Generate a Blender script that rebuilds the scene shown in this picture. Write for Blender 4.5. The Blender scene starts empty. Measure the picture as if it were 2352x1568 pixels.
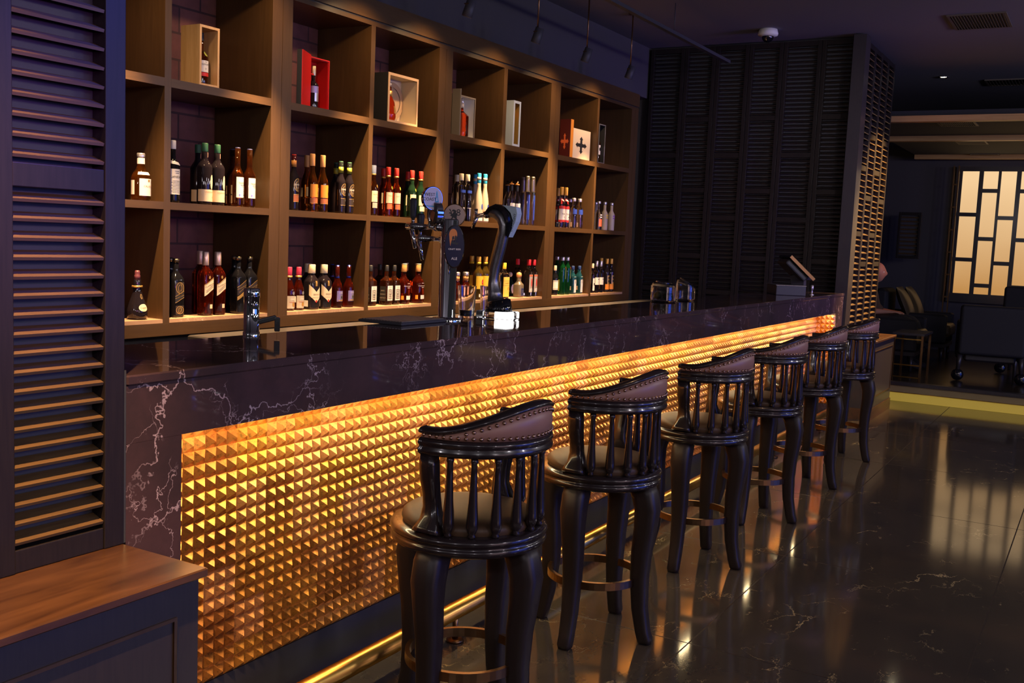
import bpy, math, random
from math import sin, cos, pi, radians, sqrt
from mathutils import Vector, Matrix
random.seed(7)
SC = bpy.context.scene
COL = SC.collection
# ------------------------------------------------------------------ materials
def new_mat(name):
    m = bpy.data.materials.new(name); m.use_nodes = True
    nt = m.node_tree; b = nt.nodes['Principled BSDF']
    return m, nt, b
def N(nt, t, **kw):
    n = nt.nodes.new(t)
    for k, v in kw.items():
        if k.startswith('_'): setattr(n, k[1:], v)
        else: n.inputs[k].default_value = v
    return n
def L(nt, a, b): nt.links.new(a, b)
def rgba(c): return (c[0], c[1], c[2], 1.0)
def simple(name, col, rough=.5, metal=0., coat=0., trans=0., ior=1.45, emit=None, es=0., var=0., vscale=30., spec=None):
    m, nt, b = new_mat(name)
    b.inputs['Base Color'].default_value = rgba(col)
    b.inputs['Roughness'].default_value = rough
    b.inputs['Metallic'].default_value = metal
    b.inputs['Coat Weight'].default_value = coat
    b.inputs['Coat Roughness'].default_value = .08
    b.inputs['Transmission Weight'].default_value = trans
    b.inputs['IOR'].default_value = ior
    if spec is not None: b.inputs['Specular IOR Level'].default_value = spec
    if emit: b.inputs['Emission Color'].default_value = rgba(emit); b.inputs['Emission Strength'].default_value = es
    if var:
        tc = N(nt, 'ShaderNodeTexCoord'); no = N(nt, 'ShaderNodeTexNoise', Scale=vscale, Detail=4.)
        L(nt, tc.outputs['Object'], no.inputs['Vector'])
        mx = N(nt, 'ShaderNodeMix', _data_type='RGBA')
        mx.inputs['A'].default_value = rgba([c*(1-var) for c in col]); mx.inputs['B'].default_value = rgba([min(1, c*(1+var)) for c in col])
        L(nt, no.outputs['Fac'], mx.inputs['Factor']); L(nt, mx.outputs['Result'], b.inputs['Base Color'])
    return m
def wood(name, c1, c2, rough=.35, axis='z', scale=6., coat=0., stretch=14.):
    m, nt, b = new_mat(name)
    tc = N(nt, 'ShaderNodeTexCoord'); mp = N(nt, 'ShaderNodeMapping')
    s = {'x': (1, stretch, stretch), 'y': (stretch, 1, stretch), 'z': (stretch, stretch, 1)}[axis]
    mp.inputs['Scale'].default_value = s
    no = N(nt, 'ShaderNodeTexNoise', Scale=scale, Detail=6., Roughness=.6, Distortion=.6)
    L(nt, tc.outputs['Object'], mp.inputs['Vector']); L(nt, mp.outputs['Vector'], no.inputs['Vector'])
    r = N(nt, 'ShaderNodeValToRGB'); r.color_ramp.elements[0].position = .3; r.color_ramp.elements[1].position = .72
    r.color_ramp.elements[0].color = rgba(c1); r.color_ramp.elements[1].color = rgba(c2)
    L(nt, no.outputs['Fac'], r.inputs['Fac']); L(nt, r.outputs['Color'], b.inputs['Base Color'])
    b.inputs['Roughness'].default_value = rough; b.inputs['Coat Weight'].default_value = coat; b.inputs['Coat Roughness'].default_value = .15
    return m
def marble(name, base1, base2, vein, rough=.05, sc=(3.2, 8.), joints=None, vw=(.018, .012), joint_col=(.03, .02, .015), stretch=(1, 1, 1), mask_lo=.52, fleck=None, spec=.5):
    m, nt, b = new_mat(name)
    tc = N(nt, 'ShaderNodeTexCoord'); mp = N(nt, 'ShaderNodeMapping'); mp.inputs['Scale'].default_value = stretch
    L(nt, tc.outputs['Object'], mp.inputs['Vector'])
    n0 = N(nt, 'ShaderNodeTexNoise', Scale=2.6, Detail=6., Roughness=.62)
    L(nt, mp.outputs['Vector'], n0.inputs['Vector'])
    sub = N(nt, 'ShaderNodeVectorMath', _operation='SUBTRACT'); sub.inputs[1].default_value = (.5, .5, .5)
    scl = N(nt, 'ShaderNodeVectorMath', _operation='SCALE'); scl.inputs['Scale'].default_value = .55
    add = N(nt, 'ShaderNodeVectorMath', _operation='ADD')
    L(nt, n0.outputs['Color'], sub.inputs[0]); L(nt, sub.outputs[0], scl.inputs[0]); L(nt, mp.outputs['Vector'], add.inputs[0]); L(nt, scl.outputs[0], add.inputs[1])
    veins = None
    for i, (s, w) in enumerate(zip(sc, vw)):
        v = N(nt, 'ShaderNodeTexVoronoi', _feature='DISTANCE_TO_EDGE', Scale=s); L(nt, add.outputs[0], v.inputs['Vector'])
        mr = N(nt, 'ShaderNodeMapRange', _interpolation_type='SMOOTHSTEP'); mr.inputs['From Min'].default_value = 0; mr.inputs['From Max'].default_value = w
        mr.inputs['To Min'].default_value = 1; mr.inputs['To Max'].default_value = 0
        L(nt, v.outputs['Distance'], mr.inputs['Value'])
        mk = N(nt, 'ShaderNodeTexNoise', Scale=1.7+2.3*i, Detail=3.); L(nt, mp.outputs['Vector'], mk.inputs['Vector'])
        mk2 = N(nt, 'ShaderNodeMapRange', _interpolation_type='SMOOTHSTEP'); mk2.inputs['From Min'].default_value = mask_lo; mk2.inputs['From Max'].default_value = mask_lo+.16
        L(nt, mk.outputs['Fac'], mk2.inputs['Value'])
        mu = N(nt, 'ShaderNodeMath', _operation='MULTIPLY'); L(nt, mr.outputs['Result'], mu.inputs[0]); L(nt, mk2.outputs['Result'], mu.inputs[1])
        if veins is None: veins = mu
        else:
            mxm = N(nt, 'ShaderNodeMath', _operation='MAXIMUM'); L(nt, veins.outputs[0], mxm.inputs[0]); L(nt, mu.outputs[0], mxm.inputs[1]); veins = mxm
    if fleck:
        fn = N(nt, 'ShaderNodeTexNoise', Scale=fleck, Detail=5., Roughness=.7); L(nt, add.outputs[0], fn.inputs['Vector'])
        fm = N(nt, 'ShaderNodeMapRange', _interpolation_type='SMOOTHSTEP'); fm.inputs['From Min'].default_value = .64; fm.inputs['From Max'].default_value = .76
        L(nt, fn.outputs['Fac'], fm.inputs['Value'])
        mxm = N(nt, 'ShaderNodeMath', _operation='MAXIMUM'); L(nt, veins.outputs[0], mxm.inputs[0]); L(nt, fm.outputs['Result'], mxm.inputs[1]); veins = mxm
    bn = N(nt, 'ShaderNodeTexNoise', Scale=1.9, Detail=7., Roughness=.65); L(nt, add.outputs[0], bn.inputs['Vector'])
    br = N(nt, 'ShaderNodeMapRange'); br.inputs['From Min'].default_value = .35; br.inputs['From Max'].default_value = .65; L(nt, bn.outputs['Fac'], br.inputs['Value'])
    m1 = N(nt, 'ShaderNodeMix', _data_type='RGBA'); m1.inputs['A'].default_value = rgba(base1); m1.inputs['B'].default_value = rgba(base2); L(nt, br.outputs['Result'], m1.inputs['Factor'])
    m2 = N(nt, 'ShaderNodeMix', _data_type='RGBA'); m2.inputs['B'].default_value = rgba(vein); L(nt, m1.outputs['Result'], m2.inputs['A']); L(nt, veins.outputs[0], m2.inputs['Factor'])
    out = m2.outputs['Result']
    if joints:
        x0, px, y0, py, w = joints
        sp = N(nt, 'ShaderNodeSeparateXYZ'); L(nt, tc.outputs['Object'], sp.inputs[0])
        js = None
        for ax, o, p in (('X', x0, px), ('Y', y0, py)):
            a = N(nt, 'ShaderNodeMath', _operation='SUBTRACT'); a.inputs[1].default_value = o - p*40 - p/2; L(nt, sp.outputs[ax], a.inputs[0])
            md = N(nt, 'ShaderNodeMath', _operation='MODULO'); md.inputs[1].default_value = p; L(nt, a.outputs[0], md.inputs[0])
            d = N(nt, 'ShaderNodeMath', _operation='SUBTRACT'); d.inputs[1].default_value = p/2; L(nt, md.outputs[0], d.inputs[0])
            ab = N(nt, 'ShaderNodeMath', _operation='ABSOLUTE'); L(nt, d.outputs[0], ab.inputs[0])
            lt = N(nt, 'ShaderNodeMath', _operation='LESS_THAN'); lt.inputs[1].default_value = w; L(nt, ab.outputs[0], lt.inputs[0])
            if js is None: js = lt
            else:
                mm = N(nt, 'ShaderNodeMath', _operation='MAXIMUM'); L(nt, js.outputs[0], mm.inputs[0]); L(nt, lt.outputs[0], mm.inputs[1]); js = mm
        m3 = N(nt, 'ShaderNodeMix', _data_type='RGBA'); m3.inputs['B'].default_value = rgba(joint_col); L(nt, out, m3.inputs['A']); L(nt, js.outputs[0], m3.inputs['Factor'])
        out = m3.outputs['Result']
        rr = N(nt, 'ShaderNodeMapRange'); rr.inputs['To Min'].default_value = rough; rr.inputs['To Max'].default_value = .5; L(nt, js.outputs[0], rr.inputs['Value']); L(nt, rr.outputs['Result'], b.inputs['Roughness'])
    else: b.inputs['Roughness'].default_value = rough
    b.inputs['Specular IOR Level'].default_value = spec
    L(nt, out, b.inputs['Base Color'])
    return m
def gold_mat():
    m, nt, b = new_mat('stud_gold_leaf')
    tc = N(nt, 'ShaderNodeTexCoord'); sn = N(nt, 'ShaderNodeVectorMath', _operation='SNAP'); sn.inputs[1].default_value = (.12, .12, .12)
    L(nt, tc.outputs['Object'], sn.inputs[0])
    wn = N(nt, 'ShaderNodeTexWhiteNoise'); L(nt, sn.outputs[0], wn.inputs['Vector'])
    r = N(nt, 'ShaderNodeValToRGB'); r.color_ramp.elements[0].color = (.60, .22, .05, 1); r.color_ramp.elements[1].color = (.84, .38, .14, 1)
    e = r.color_ramp.elements.new(.5); e.color = (.82, .36, .06, 1); L(nt, wn.outputs['Value'], r.inputs['Fac'])
    no = N(nt, 'ShaderNodeTexNoise', Scale=90., Detail=5., Roughness=.75); L(nt, tc.outputs['Object'], no.inputs['Vector'])
    mr = N(nt, 'ShaderNodeMapRange'); mr.inputs['From Min'].default_value = .33; mr.inputs['From Max'].default_value = .5; mr.inputs['To Min'].default_value = .45; L(nt, no.outputs['Fac'], mr.inputs['Value'])
    mx = N(nt, 'ShaderNodeMix', _data_type='RGBA', _blend_type='MULTIPLY'); mx.inputs['Factor'].default_value = 1.
    L(nt, r.outputs['Color'], mx.inputs['A']); L(nt, mr.outputs['Result'], mx.inputs['B']); L(nt, mx.outputs['Result'], b.inputs['Base Color'])
    rr = N(nt, 'ShaderNodeMapRange'); rr.inputs['To Min'].default_value = .32; rr.inputs['To Max'].default_value = .5; L(nt, wn.outputs['Value'], rr.inputs['Value']); L(nt, rr.outputs['Result'], b.inputs['Roughness'])
    b.inputs['Metallic'].default_value = .8
    return m
def brick_mat():
    m, nt, b = new_mat('old_brick')
    tc = N(nt, 'ShaderNodeTexCoord'); mp = N(nt, 'ShaderNodeMapping'); mp.inputs['Rotation'].default_value = (pi/2, 0, 0)
    L(nt, tc.outputs['Object'], mp.inputs['Vector'])
    br = N(nt, 'ShaderNodeTexBrick', Scale=1., Color1=(.17, .060, .045, 1), Color2=(.11, .036, .032, 1), Mortar=(.05, .020, .018, 1))
    br.inputs['Mortar Size'].default_value = .006; br.inputs['Brick Width'].default_value = .28; br.inputs['Row Height'].default_value = .135
    L(nt, mp.outputs['Vector'], br.inputs['Vector'])
    no = N(nt, 'ShaderNodeTexNoise', Scale=14., Detail=5.); L(nt, tc.outputs['Object'], no.inputs['Vector'])
    mr = N(nt, 'ShaderNodeMapRange'); mr.inputs['To Min'].default_value = .5; mr.inputs['To Max'].default_value = 1.4; L(nt, no.outputs['Fac'], mr.inputs['Value'])
    mx = N(nt, 'ShaderNodeMix', _data_type='RGBA', _blend_type='MULTIPLY'); mx.inputs['Factor'].default_value = 1.
    L(nt, br.outputs['Color'], mx.inputs['A']); L(nt, mr.outputs['Result'], mx.inputs['B']); L(nt, mx.outputs['Result'], b.inputs['Base Color'])
    b.inputs['Roughness'].default_value = .8
    bp = N(nt, 'ShaderNodeBump', Strength=.5); bp.inputs['Distance'].default_value = .01; L(nt, br.outputs['Fac'], bp.inputs['Height']); bp.invert = True; L(nt, bp.outputs['Normal'], b.inputs['Normal'])
    return m
M = {}
M['shelf'] = wood('walnut_shelf', (.066, .034, .0125), (.090, .046, .0165), .36, 'z', 5.)
M['shelf_x'] = wood('walnut_shelf_rail', (.066, .034, .0125), (.090, .046, .0165), .36, 'x', 5.)
M['dark'] = wood('ebonised_wood', (.026, .022, .024), (.038, .031, .031), .40, 'z', 8., coat=.3)
M['shutter'] = wood('shutter_wood', (.014, .011, .011), (.022, .017, .016), .42, 'z', 8.)
for n_ in ('shutter',): M[n_].node_tree.nodes['Principled BSDF'].inputs['Specular IOR Level'].default_value = .2
M['slat'] = wood('slat_wood', (.10, .058, .024), (.14, .082, .034), .5, 'x', 8.)
M['ledge'] = wood('ledge_wood', (.038, .016, .008), (.115, .052, .022), .32, 'x', 3.2, coat=.2, stretch=7.)
M['stool'] = simple('dark_lacquer', (.020, .013, .014), .24, coat=.5)
M['stoolleg'] = simple('dark_lacquer_satin', (.022, .014, .014), .42)
M['leather'] = simple('brown_leather', (.085, .046, .024), .5, var=.2, vscale=9.)
M['leather_back'] = simple('mauve_brown_leather', (.34, .175, .135), .4, var=.15, vscale=14.)
M['nail'] = simple('bronze_nail', (.42, .27, .19), .25, 1.)
M['bronze'] = simple('aged_bronze_ring', (.23, .13, .065), .32, 1.)
M['brass'] = simple('brushed_brass', (.62, .38, .10), .28, 1., var=.2, vscale=25.)
M['chrome'] = simple('chrome', (.72, .72, .74), .025, 1.)
M['steel'] = simple('brushed_steel', (.30, .28, .27), .35, 1.)
M['black'] = simple('black_plastic', (.045, .044, .055), .5)
M['blackgl'] = simple('black_gloss', (.006, .006, .009), .08, coat=.5)
M['ceil'] = simple('ceiling_paint', (.17, .165, .19), .9)
M['wall'] = simple('dark_wall', (.06, .055, .062), .8)
M['counter'] = marble('counter_marble', (.050, .034, .036), (.095, .052, .054), (.56, .42, .42), .05, sc=(2.6, 7.), vw=(.011, .014), fleck=8., mask_lo=.48)
M['floor'] = marble('floor_marble', (.050, .042, .036), (.078, .060, .044), (.62, .46, .22), .085, sc=(2.2, 5.), vw=(.013, .012), stretch=(1., 1.5, 1), mask_lo=.56, fleck=5.5, joints=(.8423, 1.297, -.7354, .910, .003))
M['granite'] = marble('pink_granite', (.42, .25, .15), (.55, .34, .21), (.8, .6, .42), .25, sc=(14., 30.), vw=(.05, .05))
M['gold'] = gold_mat()
M['brick'] = brick_mat()
M['glass'] = simple('clear_glass', (.95, .96, .95), .02, trans=1., ior=1.45)
M['white'] = simple('paper_white', (.78, .76, .70), .55)
M['cream'] = simple('paper_cream', (.74, .62, .42), .55)
M['orange_p'] = simple('paper_orange', (.85, .30, .03), .5)
M['yellow_p'] = simple('paper_yellow', (.85, .58, .04), .5)
M['ink'] = simple('print_black', (.02, .02, .022), .5)
M['redp'] = simple('print_red', (.60, .03, .02), .5)
M['bluep'] = simple('print_blue', (.02, .05, .32), .4)
M['cyan'] = simple('print_cyan', (.03, .35, .60), .4)
M['greenp'] = simple('seal_green', (.25, .27, .03), .5)
M['purplep'] = simple('print_purple', (.25, .08, .40), .5)
M['goldfoil'] = simple('gold_foil', (.75, .45, .12), .35, .7)
M['silver'] = simple('silver_cap', (.62, .60, .62), .3, .8)
M['copperp'] = simple('label_copper', (.42, .13, .05), .45)
M['darklabel'] = simple('label_dark', (.035, .025, .02), .4)
M['led'] = simple('warm_led', (.9, .7, .3), .5, emit=(1., .76, .40), es=54.)
def liquid(name, col, trans=.75, rough=.03):
    return simple('bottle_'+name, col, rough, trans=trans, ior=1.4)
LQ = dict(amber=liquid('amber', (.66, .22, .03), .98), red=liquid('red_amber', (.62, .060, .012), .97), dark=liquid('dark', (.012, .009, .012), .0, .04), black=liquid('black', (.006, .006, .008), 0., .07),
          green=liquid('green', (.03, .45, .12), .95), dkgreen=liquid('dark_green', (.008, .025, .012), .2, .04), clear=liquid('clear', (.94, .95, .94), 1.), blue=liquid('blue', (.10, .60, .80), .93), gold=liquid('gold', (.90, .56, .08), .96),
          frost=simple('frosted_glass', (.62, .52, .40), .45, trans=.35), brown=liquid('brown', (.34, .085, .015), .97), smoke=simple('smoke_glass', (.17, .14, .10), .3, trans=.3))
# ------------------------------------------------------------------ mesh builder
class MB:
    def __init__(s): s.v = []; s.f = []; s.m = []; s.sm = []; s.mi = 0
    def add(s, vs, fs, smooth=False):
        o = len(s.v); s.v += [tuple(v) for v in vs]
        for f in fs: s.f.append(tuple(i+o for i in f)); s.m.append(s.mi); s.sm.append(smooth)
        return s
    def box(s, x0, x1, y0, y1, z0, z1, b=0.):
        if b <= 0:
            return s.add([(x0, y0, z0), (x1, y0, z0), (x1, y1, z0), (x0, y1, z0), (x0, y0, z1), (x1, y0, z1), (x1, y1, z1), (x0, y1, z1)],
                         [(0, 3, 2, 1), (4, 5, 6, 7), (0, 1, 5, 4), (1, 2, 6, 5), (2, 3, 7, 6), (3, 0, 4, 7)])
        pts = []; q = []
        for z, ins in ((z0, b), (z0+b, 0), (z1-b, 0), (z1, b)):
            for (x, y) in ((x0+ins+b, y0+ins), (x1-ins-b, y0+ins), (x1-ins, y0+ins+b), (x1-ins, y1-ins-b), (x1-ins-b, y1-ins), (x0+ins+b, y1-ins), (x0+ins, y1-ins-b), (x0+ins, y0+ins+b)): pts.append((x, y, z))
        fs = [tuple(range(7, -1, -1)), tuple(range(24, 32))]
        for l in range(3):
            for i in range(8): j = (i+1) % 8; fs.append((l*8+i, l*8+j, l*8+8+j, l*8+8+i))
        return s.add(pts, fs)
    def obox(s, c, ux, uy, uz, hx, hy, hz):
        c = Vector(c); ux, uy, uz = Vector(ux).normalized(), Vector(uy).normalized(), Vector(uz).normalized()
        vs = [c+ux*a*hx+uy*b*hy+uz*d*hz for d in (-1, 1) for a, b in ((-1, -1), (1, -1), (1, 1), (-1, 1))]
        return s.add(vs, [(0, 3, 2, 1), (4, 5, 6, 7), (0, 1, 5, 4), (1, 2, 6, 5), (2, 3, 7, 6), (3, 0, 4, 7)])
    def lathe(s, prof, seg=24, c=(0, 0, 0), axis='z', smooth=True, sq=None, a0=0., a1=2*pi, cap=True):
        vs = []; full = abs(a1-a0-2*pi) < 1e-6; n = seg if full else seg+1
        for (r, z) in prof:
            for i in range(n):
                a = a0+(a1-a0)*i/seg; k = 1.
                if sq: k = sq_rad(a, sq)
                p = (r*k*cos(a), r*k*sin(a), z)
                if axis == 'y': p = (p[0], p[2], p[1])
                if axis == 'x': p = (p[2], p[0], p[1])
                vs.append((p[0]+c[0], p[1]+c[1], p[2]+c[2]))
        fs = []
        for j in range(len(prof)-1):
            for i in range(seg):
                i2 = (i+1) % n if full else i+1
                f = (j*n+i, j*n+i2, (j+1)*n+i2, (j+1)*n+i)
                fs.append(f if axis != 'y' else f[::-1])
        if cap and full:
            if prof[0][0] > 1e-6: fs.append(tuple(range(n-1, -1, -1)) if axis != 'y' else tuple(range(n)))
            if prof[-1][0] > 1e-6:
                o = (len(prof)-1)*n; fs.append(tuple(range(o, o+n)) if axis != 'y' else tuple(range(o+n-1, o-1, -1)))
        return s.add(vs, fs, smooth)
    def cyl(s, a, b, r, r2=None, seg=16, smooth=True):
        return s.tube([a, b], [r, r if r2 is None else r2], seg, smooth)
    def tube(s, pts, rs, seg=12, smooth=True, sec=None, up=None, closed=False):
        pts = [Vector(p) for p in pts]; n = len(pts)
        if not isinstance(rs, (list, tuple)): rs = [rs]*n
        vs = []; ref = Vector(up) if up else None
        for i, p in enumerate(pts):
            if closed: t = (pts[(i+1) % n]-pts[i-1]).normalized()
            else: t = (pts[min(i+1, n-1)]-pts[max(i-1, 0)]).normalized()
            if ref is None: ref = Vector((0, 0, 1)) if abs(t.z) < .9 else Vector((1, 0, 0))
            u = (ref-t*ref.dot(t)).normalized(); w = t.cross(u)
            if not up: ref = u
            r = rs[i]; ra, rb = r if isinstance(r, tuple) else (r, r)
            if sec:
                for (a, b) in sec: vs.append(p+u*a*ra+w*b*rb)
            else:
                for k in range(seg): a = 2*pi*k/seg; vs.append(p+u*cos(a)*ra+w*sin(a)*rb)
        m = len(sec) if sec else seg; fs = []
        for j in range(n if closed else n-1):
            j2 = (j+1) % n
            for k in range(m): k2 = (k+1) % m; fs.append((j*m+k, j*m+k2, j2*m+k2, j2*m+k))
        if not closed: fs += [tuple(range(m-1, -1, -1)), tuple(range((n-1)*m, n*m))]
        return s.add(vs, fs, smooth)
    def ball(s, c, r, seg=12, ring=8, sc=(1, 1, 1)):
        prof = [(max(1e-5, sin(pi*i/ring))*r, -cos(pi*i/ring)*r) for i in range(ring+1)]
        b = MB(); b.lathe(prof, seg, cap=False)
        return s.add([(c[0]+x*sc[0], c[1]+y*sc[1], c[2]+z*sc[2]) for x, y, z in b.v], b.f, True)
    def prism(s, poly, c, ux, uy, h):
        """flat polygon (2-D) laid in the plane ux,uy at c, extruded by h along ux x uy"""
        c = Vector(c); ux = Vector(ux).normalized(); uy = Vector(uy).normalized(); w = ux.cross(uy); n = len(poly)
        vs = [c+ux*a+uy*b for a, b in poly]+[c+ux*a+uy*b+w*h for a, b in poly]
        return s.add(vs, [tuple(range(n-1, -1, -1)), tuple(range(n, 2*n))]+[(i, (i+1) % n, n+(i+1) % n, n+i) for i in range(n)])
    def build(s, name, mats, parent=None, bevel=0.):
        if not isinstance(mats, (list, tuple)): mats = [mats]
        off = Vector((0, 0, 0)); p = parent
        while p is not None: off += Vector(p.location); p = p.parent
        me = bpy.data.meshes.new(name); me.from_pydata([tuple(Vector(v)-off) for v in s.v], [], s.f)
        for m in mats: me.materials.append(m)
        me.polygons.foreach_set('material_index', s.m); me.polygons.foreach_set('use_smooth', s.sm); me.update()
        o = bpy.data.objects.new(name, me); COL.objects.link(o)
        if parent is not None: o.parent = parent
        if bevel > 0:
            bv = o.modifiers.new('bevel', 'BEVEL'); bv.width = bevel; bv.segments = 2; bv.limit_method = 'ANGLE'
        return o
def tight(prof, e=.0007):
    out = [prof[0]]
    for (r0, z0), (r1, z1) in zip(prof, prof[1:]):
        d = sqrt((r1-r0)**2+(z1-z0)**2)
        if d > 3*e:
            for t in (e/d, 1-e/d): out.append((r0+(r1-r0)*t, z0+(z1-z0)*t))
        out.append((r1, z1))
    return out
def sq_rad(a, n):
    return 1./((abs(cos(a))**n+abs(sin(a))**n)**(1./n))
def tag(o, label=None, cat=None, group=None, kind=None):
    if label: o['label'] = label
    if cat: o['category'] = cat
    if group: o['group'] = group
    if kind: o['kind'] = kind
    return o
def thing(name, label, cat, loc=(0, 0, 0), group=None):
    o = bpy.data.objects.new(name, None); o.empty_display_size = .05; COL.objects.link(o); o.location = loc
    return tag(o, label, cat, group)
def struct(name, mb, mats): return tag(mb.build(name, mats), kind='structure')
def copy_tree(o, parent=None):
    c = o.copy(); COL.objects.link(c)
    if parent is not None: c.parent = parent
    for ch in list(o.children): copy_tree(ch, c)
    return c
# lettering: outlines of the built-in font turned into mesh points, cached
_txt = {}
def text_mesh(s):
    if s in _txt: return _txt[s]
    cu = bpy.data.curves.new('lettering', 'FONT'); cu.body = s; cu.size = 1.; cu.align_x = 'CENTER'; cu.align_y = 'CENTER'; cu.resolution_u = 2
    ob = bpy.data.objects.new('lettering', cu); COL.objects.link(ob)
    bpy.context.view_layer.update()
    dg = bpy.context.evaluated_depsgraph_get(); me = bpy.data.meshes.new_from_object(ob.evaluated_get(dg))
    vs = [tuple(v.co) for v in me.vertices]; fs = [tuple(p.vertices) for p in me.polygons]
    bpy.data.objects.remove(ob); bpy.data.curves.remove(cu); bpy.data.meshes.remove(me)
    _txt[s] = (vs, fs); return _txt[s]
def put_text(mb, s, fn, size, sx=1.):
    """place lettering with fn(u, v) -> point"""
    vs, fs = text_mesh(s)
    mb.add([fn(x*size*sx, y*size) for x, y, z in vs], fs)
for k_, c_, kw_ in [('greencap', (.03, .12, .06), {}), ('navycap', (.03, .04, .13), {}), ('pinklabel', (.72, .36, .26), {}), ('orangecap', (.75, .30, .06), {}), ('tancap', (.70, .34, .12), {}), ('bluecap', (.30, .36, .52), {}), ('greylabel', (.42, .38, .32), {}),
    ('whitewash', (.70, .64, .58), {}), ('goldsilver', (.66, .55, .38), dict(metal=.8, rough=.35)), ('orange_gold', (.80, .42, .07), dict(metal=.3)), ('vermil', (.85, .16, .05), {}), ('maroon', (.12, .03, .04), {}), ('goldblack', (.20, .16, .10), dict(metal=.9, rough=.2)),
    ('rosecap', (.72, .52, .42), dict(metal=.6, rough=.3)), ('wine', (.42, .03, .08), {}), ('violetlabel', (.28, .24, .50), dict(metal=.3, rough=.3)), ('royalcap', (.02, .05, .42), dict(metal=.4, rough=.2)), ('amberstop', (.70, .34, .10), {}), ('redcap', (.70, .02, .03), {}),
    ('yelgin', (.82, .52, .10), {}), ('darkblue', (.02, .05, .16), {}), ('redbox', (.55, .012, .012), dict(rough=.4)), ('tanframe', (.50, .33, .19), dict(rough=.4)), ('greybox', (.16, .135, .11), {}), ('bluegrey', (.42, .50, .58), {}), ('maroonbox', (.10, .015, .012), {}), ('glassy', (.55, .50, .45), dict(rough=.08, metal=.3))]:
    kw_.setdefault('rough', .45); M[k_] = simple(k_, c_, **kw_)
M['lampwhite'] = simple('lit_white', (1, 1, 1), .4, emit=(1., .95, .95), es=3.)
M['downlamp'] = simple('downlight_lamp', (1, .9, .7), .4, emit=(1., .82, .52), es=30.)
def pane_mat():
    m, nt, b = new_mat('glowing_pane'); b.inputs['Base Color'].default_value = (.7, .5, .25, 1); b.inputs['Roughness'].default_value = .3
    tc = N(nt, 'ShaderNodeTexCoord'); sp = N(nt, 'ShaderNodeSeparateXYZ'); L(nt, tc.outputs['Object'], sp.inputs[0])
    no = N(nt, 'ShaderNodeTexNoise', Scale=1.1, Detail=2.); L(nt, tc.outputs['Object'], no.inputs['Vector'])
    ad = N(nt, 'ShaderNodeMath', _operation='MULTIPLY_ADD'); ad.inputs[1].default_value = .5; L(nt, no.outputs['Fac'], ad.inputs[0]); L(nt, sp.outputs['Z'], ad.inputs[2])
    r = N(nt, 'ShaderNodeMapRange'); r.inputs['From Min'].default_value = .35; r.inputs['From Max'].default_value = 1.8; L(nt, ad.outputs[0], r.inputs['Value'])
    mx = N(nt, 'ShaderNodeMix', _data_type='RGBA'); mx.inputs['A'].default_value = (.56, .275, .075, 1); mx.inputs['B'].default_value = (.98, .66, .34, 1); L(nt, r.outputs['Result'], mx.inputs['Factor'])
    b.inputs['Base Color'].default_value = (.2, .15, .08, 1)
    L(nt, mx.outputs['Result'], b.inputs['Emission Color']); b.inputs['Emission Strength'].default_value = .92; return m
M['paneglow'] = pane_mat()
# ------------------------------------------------------------------ setting
struct('floor', MB().box(-7, 12.6, -9.5, 3.2, -.1, 0.), M['floor'])
struct('ceiling', MB().box(-7, 12.6, -3.4, 3.2, 3.3, 3.4), M['ceil'])
wb = MB(); wb.box(-3., 6.75, 2.297, 2.45, 0, 2.82)
struct('wall_back', wb, M['brick'])
struct('wall_upper', MB().box(-3., 6.75, 2.0, 2.29, 2.83, 3.3), M['wall'])
struct('wall_side', MB().box(6.60, 6.72, .10, 2.29, 0, 3.3), M['wall'])
struct('wall_far', MB().box(12.5, 12.6, -5.5, 1.5, 0, 3.3), M['wall'])
struct('wall_lounge', MB().box(6.75, 12.5, 1.2, 1.35, 0, 3.3), M['wall'])
struct('trim_1', MB().box(6.42, 6.60, -.02, .085, .0, 3.29), M['dark'])     # corner post between the two louvred walls
# ------------------------------------------------------------------ back bar
S = [.6741, .7125, 1.3686, 1.519, 2.1832, 2.2221, 2.887, 3.0424, 3.7014, 3.7486, 4.4131, 4.5725, 5.2469, 5.2819, 5.951]
SY, SB = 1.886, 2.294
ZT, Z1T, Z1B, Z2T, Z2B, ZGT, ZGB, ZB = 2.654, 2.123, 2.084, 1.5541, 1.5192, 1.002, .984, .925
bb = thing('back_bar_shelving', 'long brown wooden back bar shelving with square niches along the brick wall', 'shelving', (3., 2.1, 0))
bays = [(.012, S[0]), (S[1], S[2]), (S[3], S[4]), (S[5], S[6]), (S[7], S[8]), (S[9], S[10]), (S[11], S[12]), (S[13], S[14])]
for a, b in ((S[0], S[1]), (S[4], S[5]), (S[8], S[9]), (S[12], S[13])):
    MB().box(a, b, SY, SB, ZB, ZT).build('divider', M['shelf'], bb)
for a, b in ((-.14, .012), (S[2], S[3]), (S[6], S[7]), (S[10], S[11]), (S[14], 6.10)):
    m = MB(); mid = (a+b)/2
    m.box(a, mid-.0015, SY, SB, ZB, ZT); m.box(mid+.0015, b, SY, SB, ZB, ZT); m.box(mid-.0015, mid+.0015, SY+.004, SB, ZB, ZT)
    m.build('pillar', M['shelf'], bb)
for a, b in bays:
    MB().box(a+.0005, b-.0005, SY, SB, Z1B, Z1T).build('shelf', M['shelf_x'], bb)
    MB().box(a+.0005, b-.0005, SY, SB, Z2B, Z2T).build('shelf', M['shelf_x'], bb)
    tag(MB().box(a+.0005, b-.0005, SY, SB, ZGB, ZGT).build('stone_shelf', M['granite'], bb), 'pink veined stone slab')
MB().box(-.14, 6.10, SY-.001, SB, ZB-.002, ZGB-.001).build('base_rail', M['shelf_x'], bb)
MB().box(-.14, 6.10, SY-.001, SB, ZT, 2.678).build('top_rail', M['shelf_x'], bb)
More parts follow.
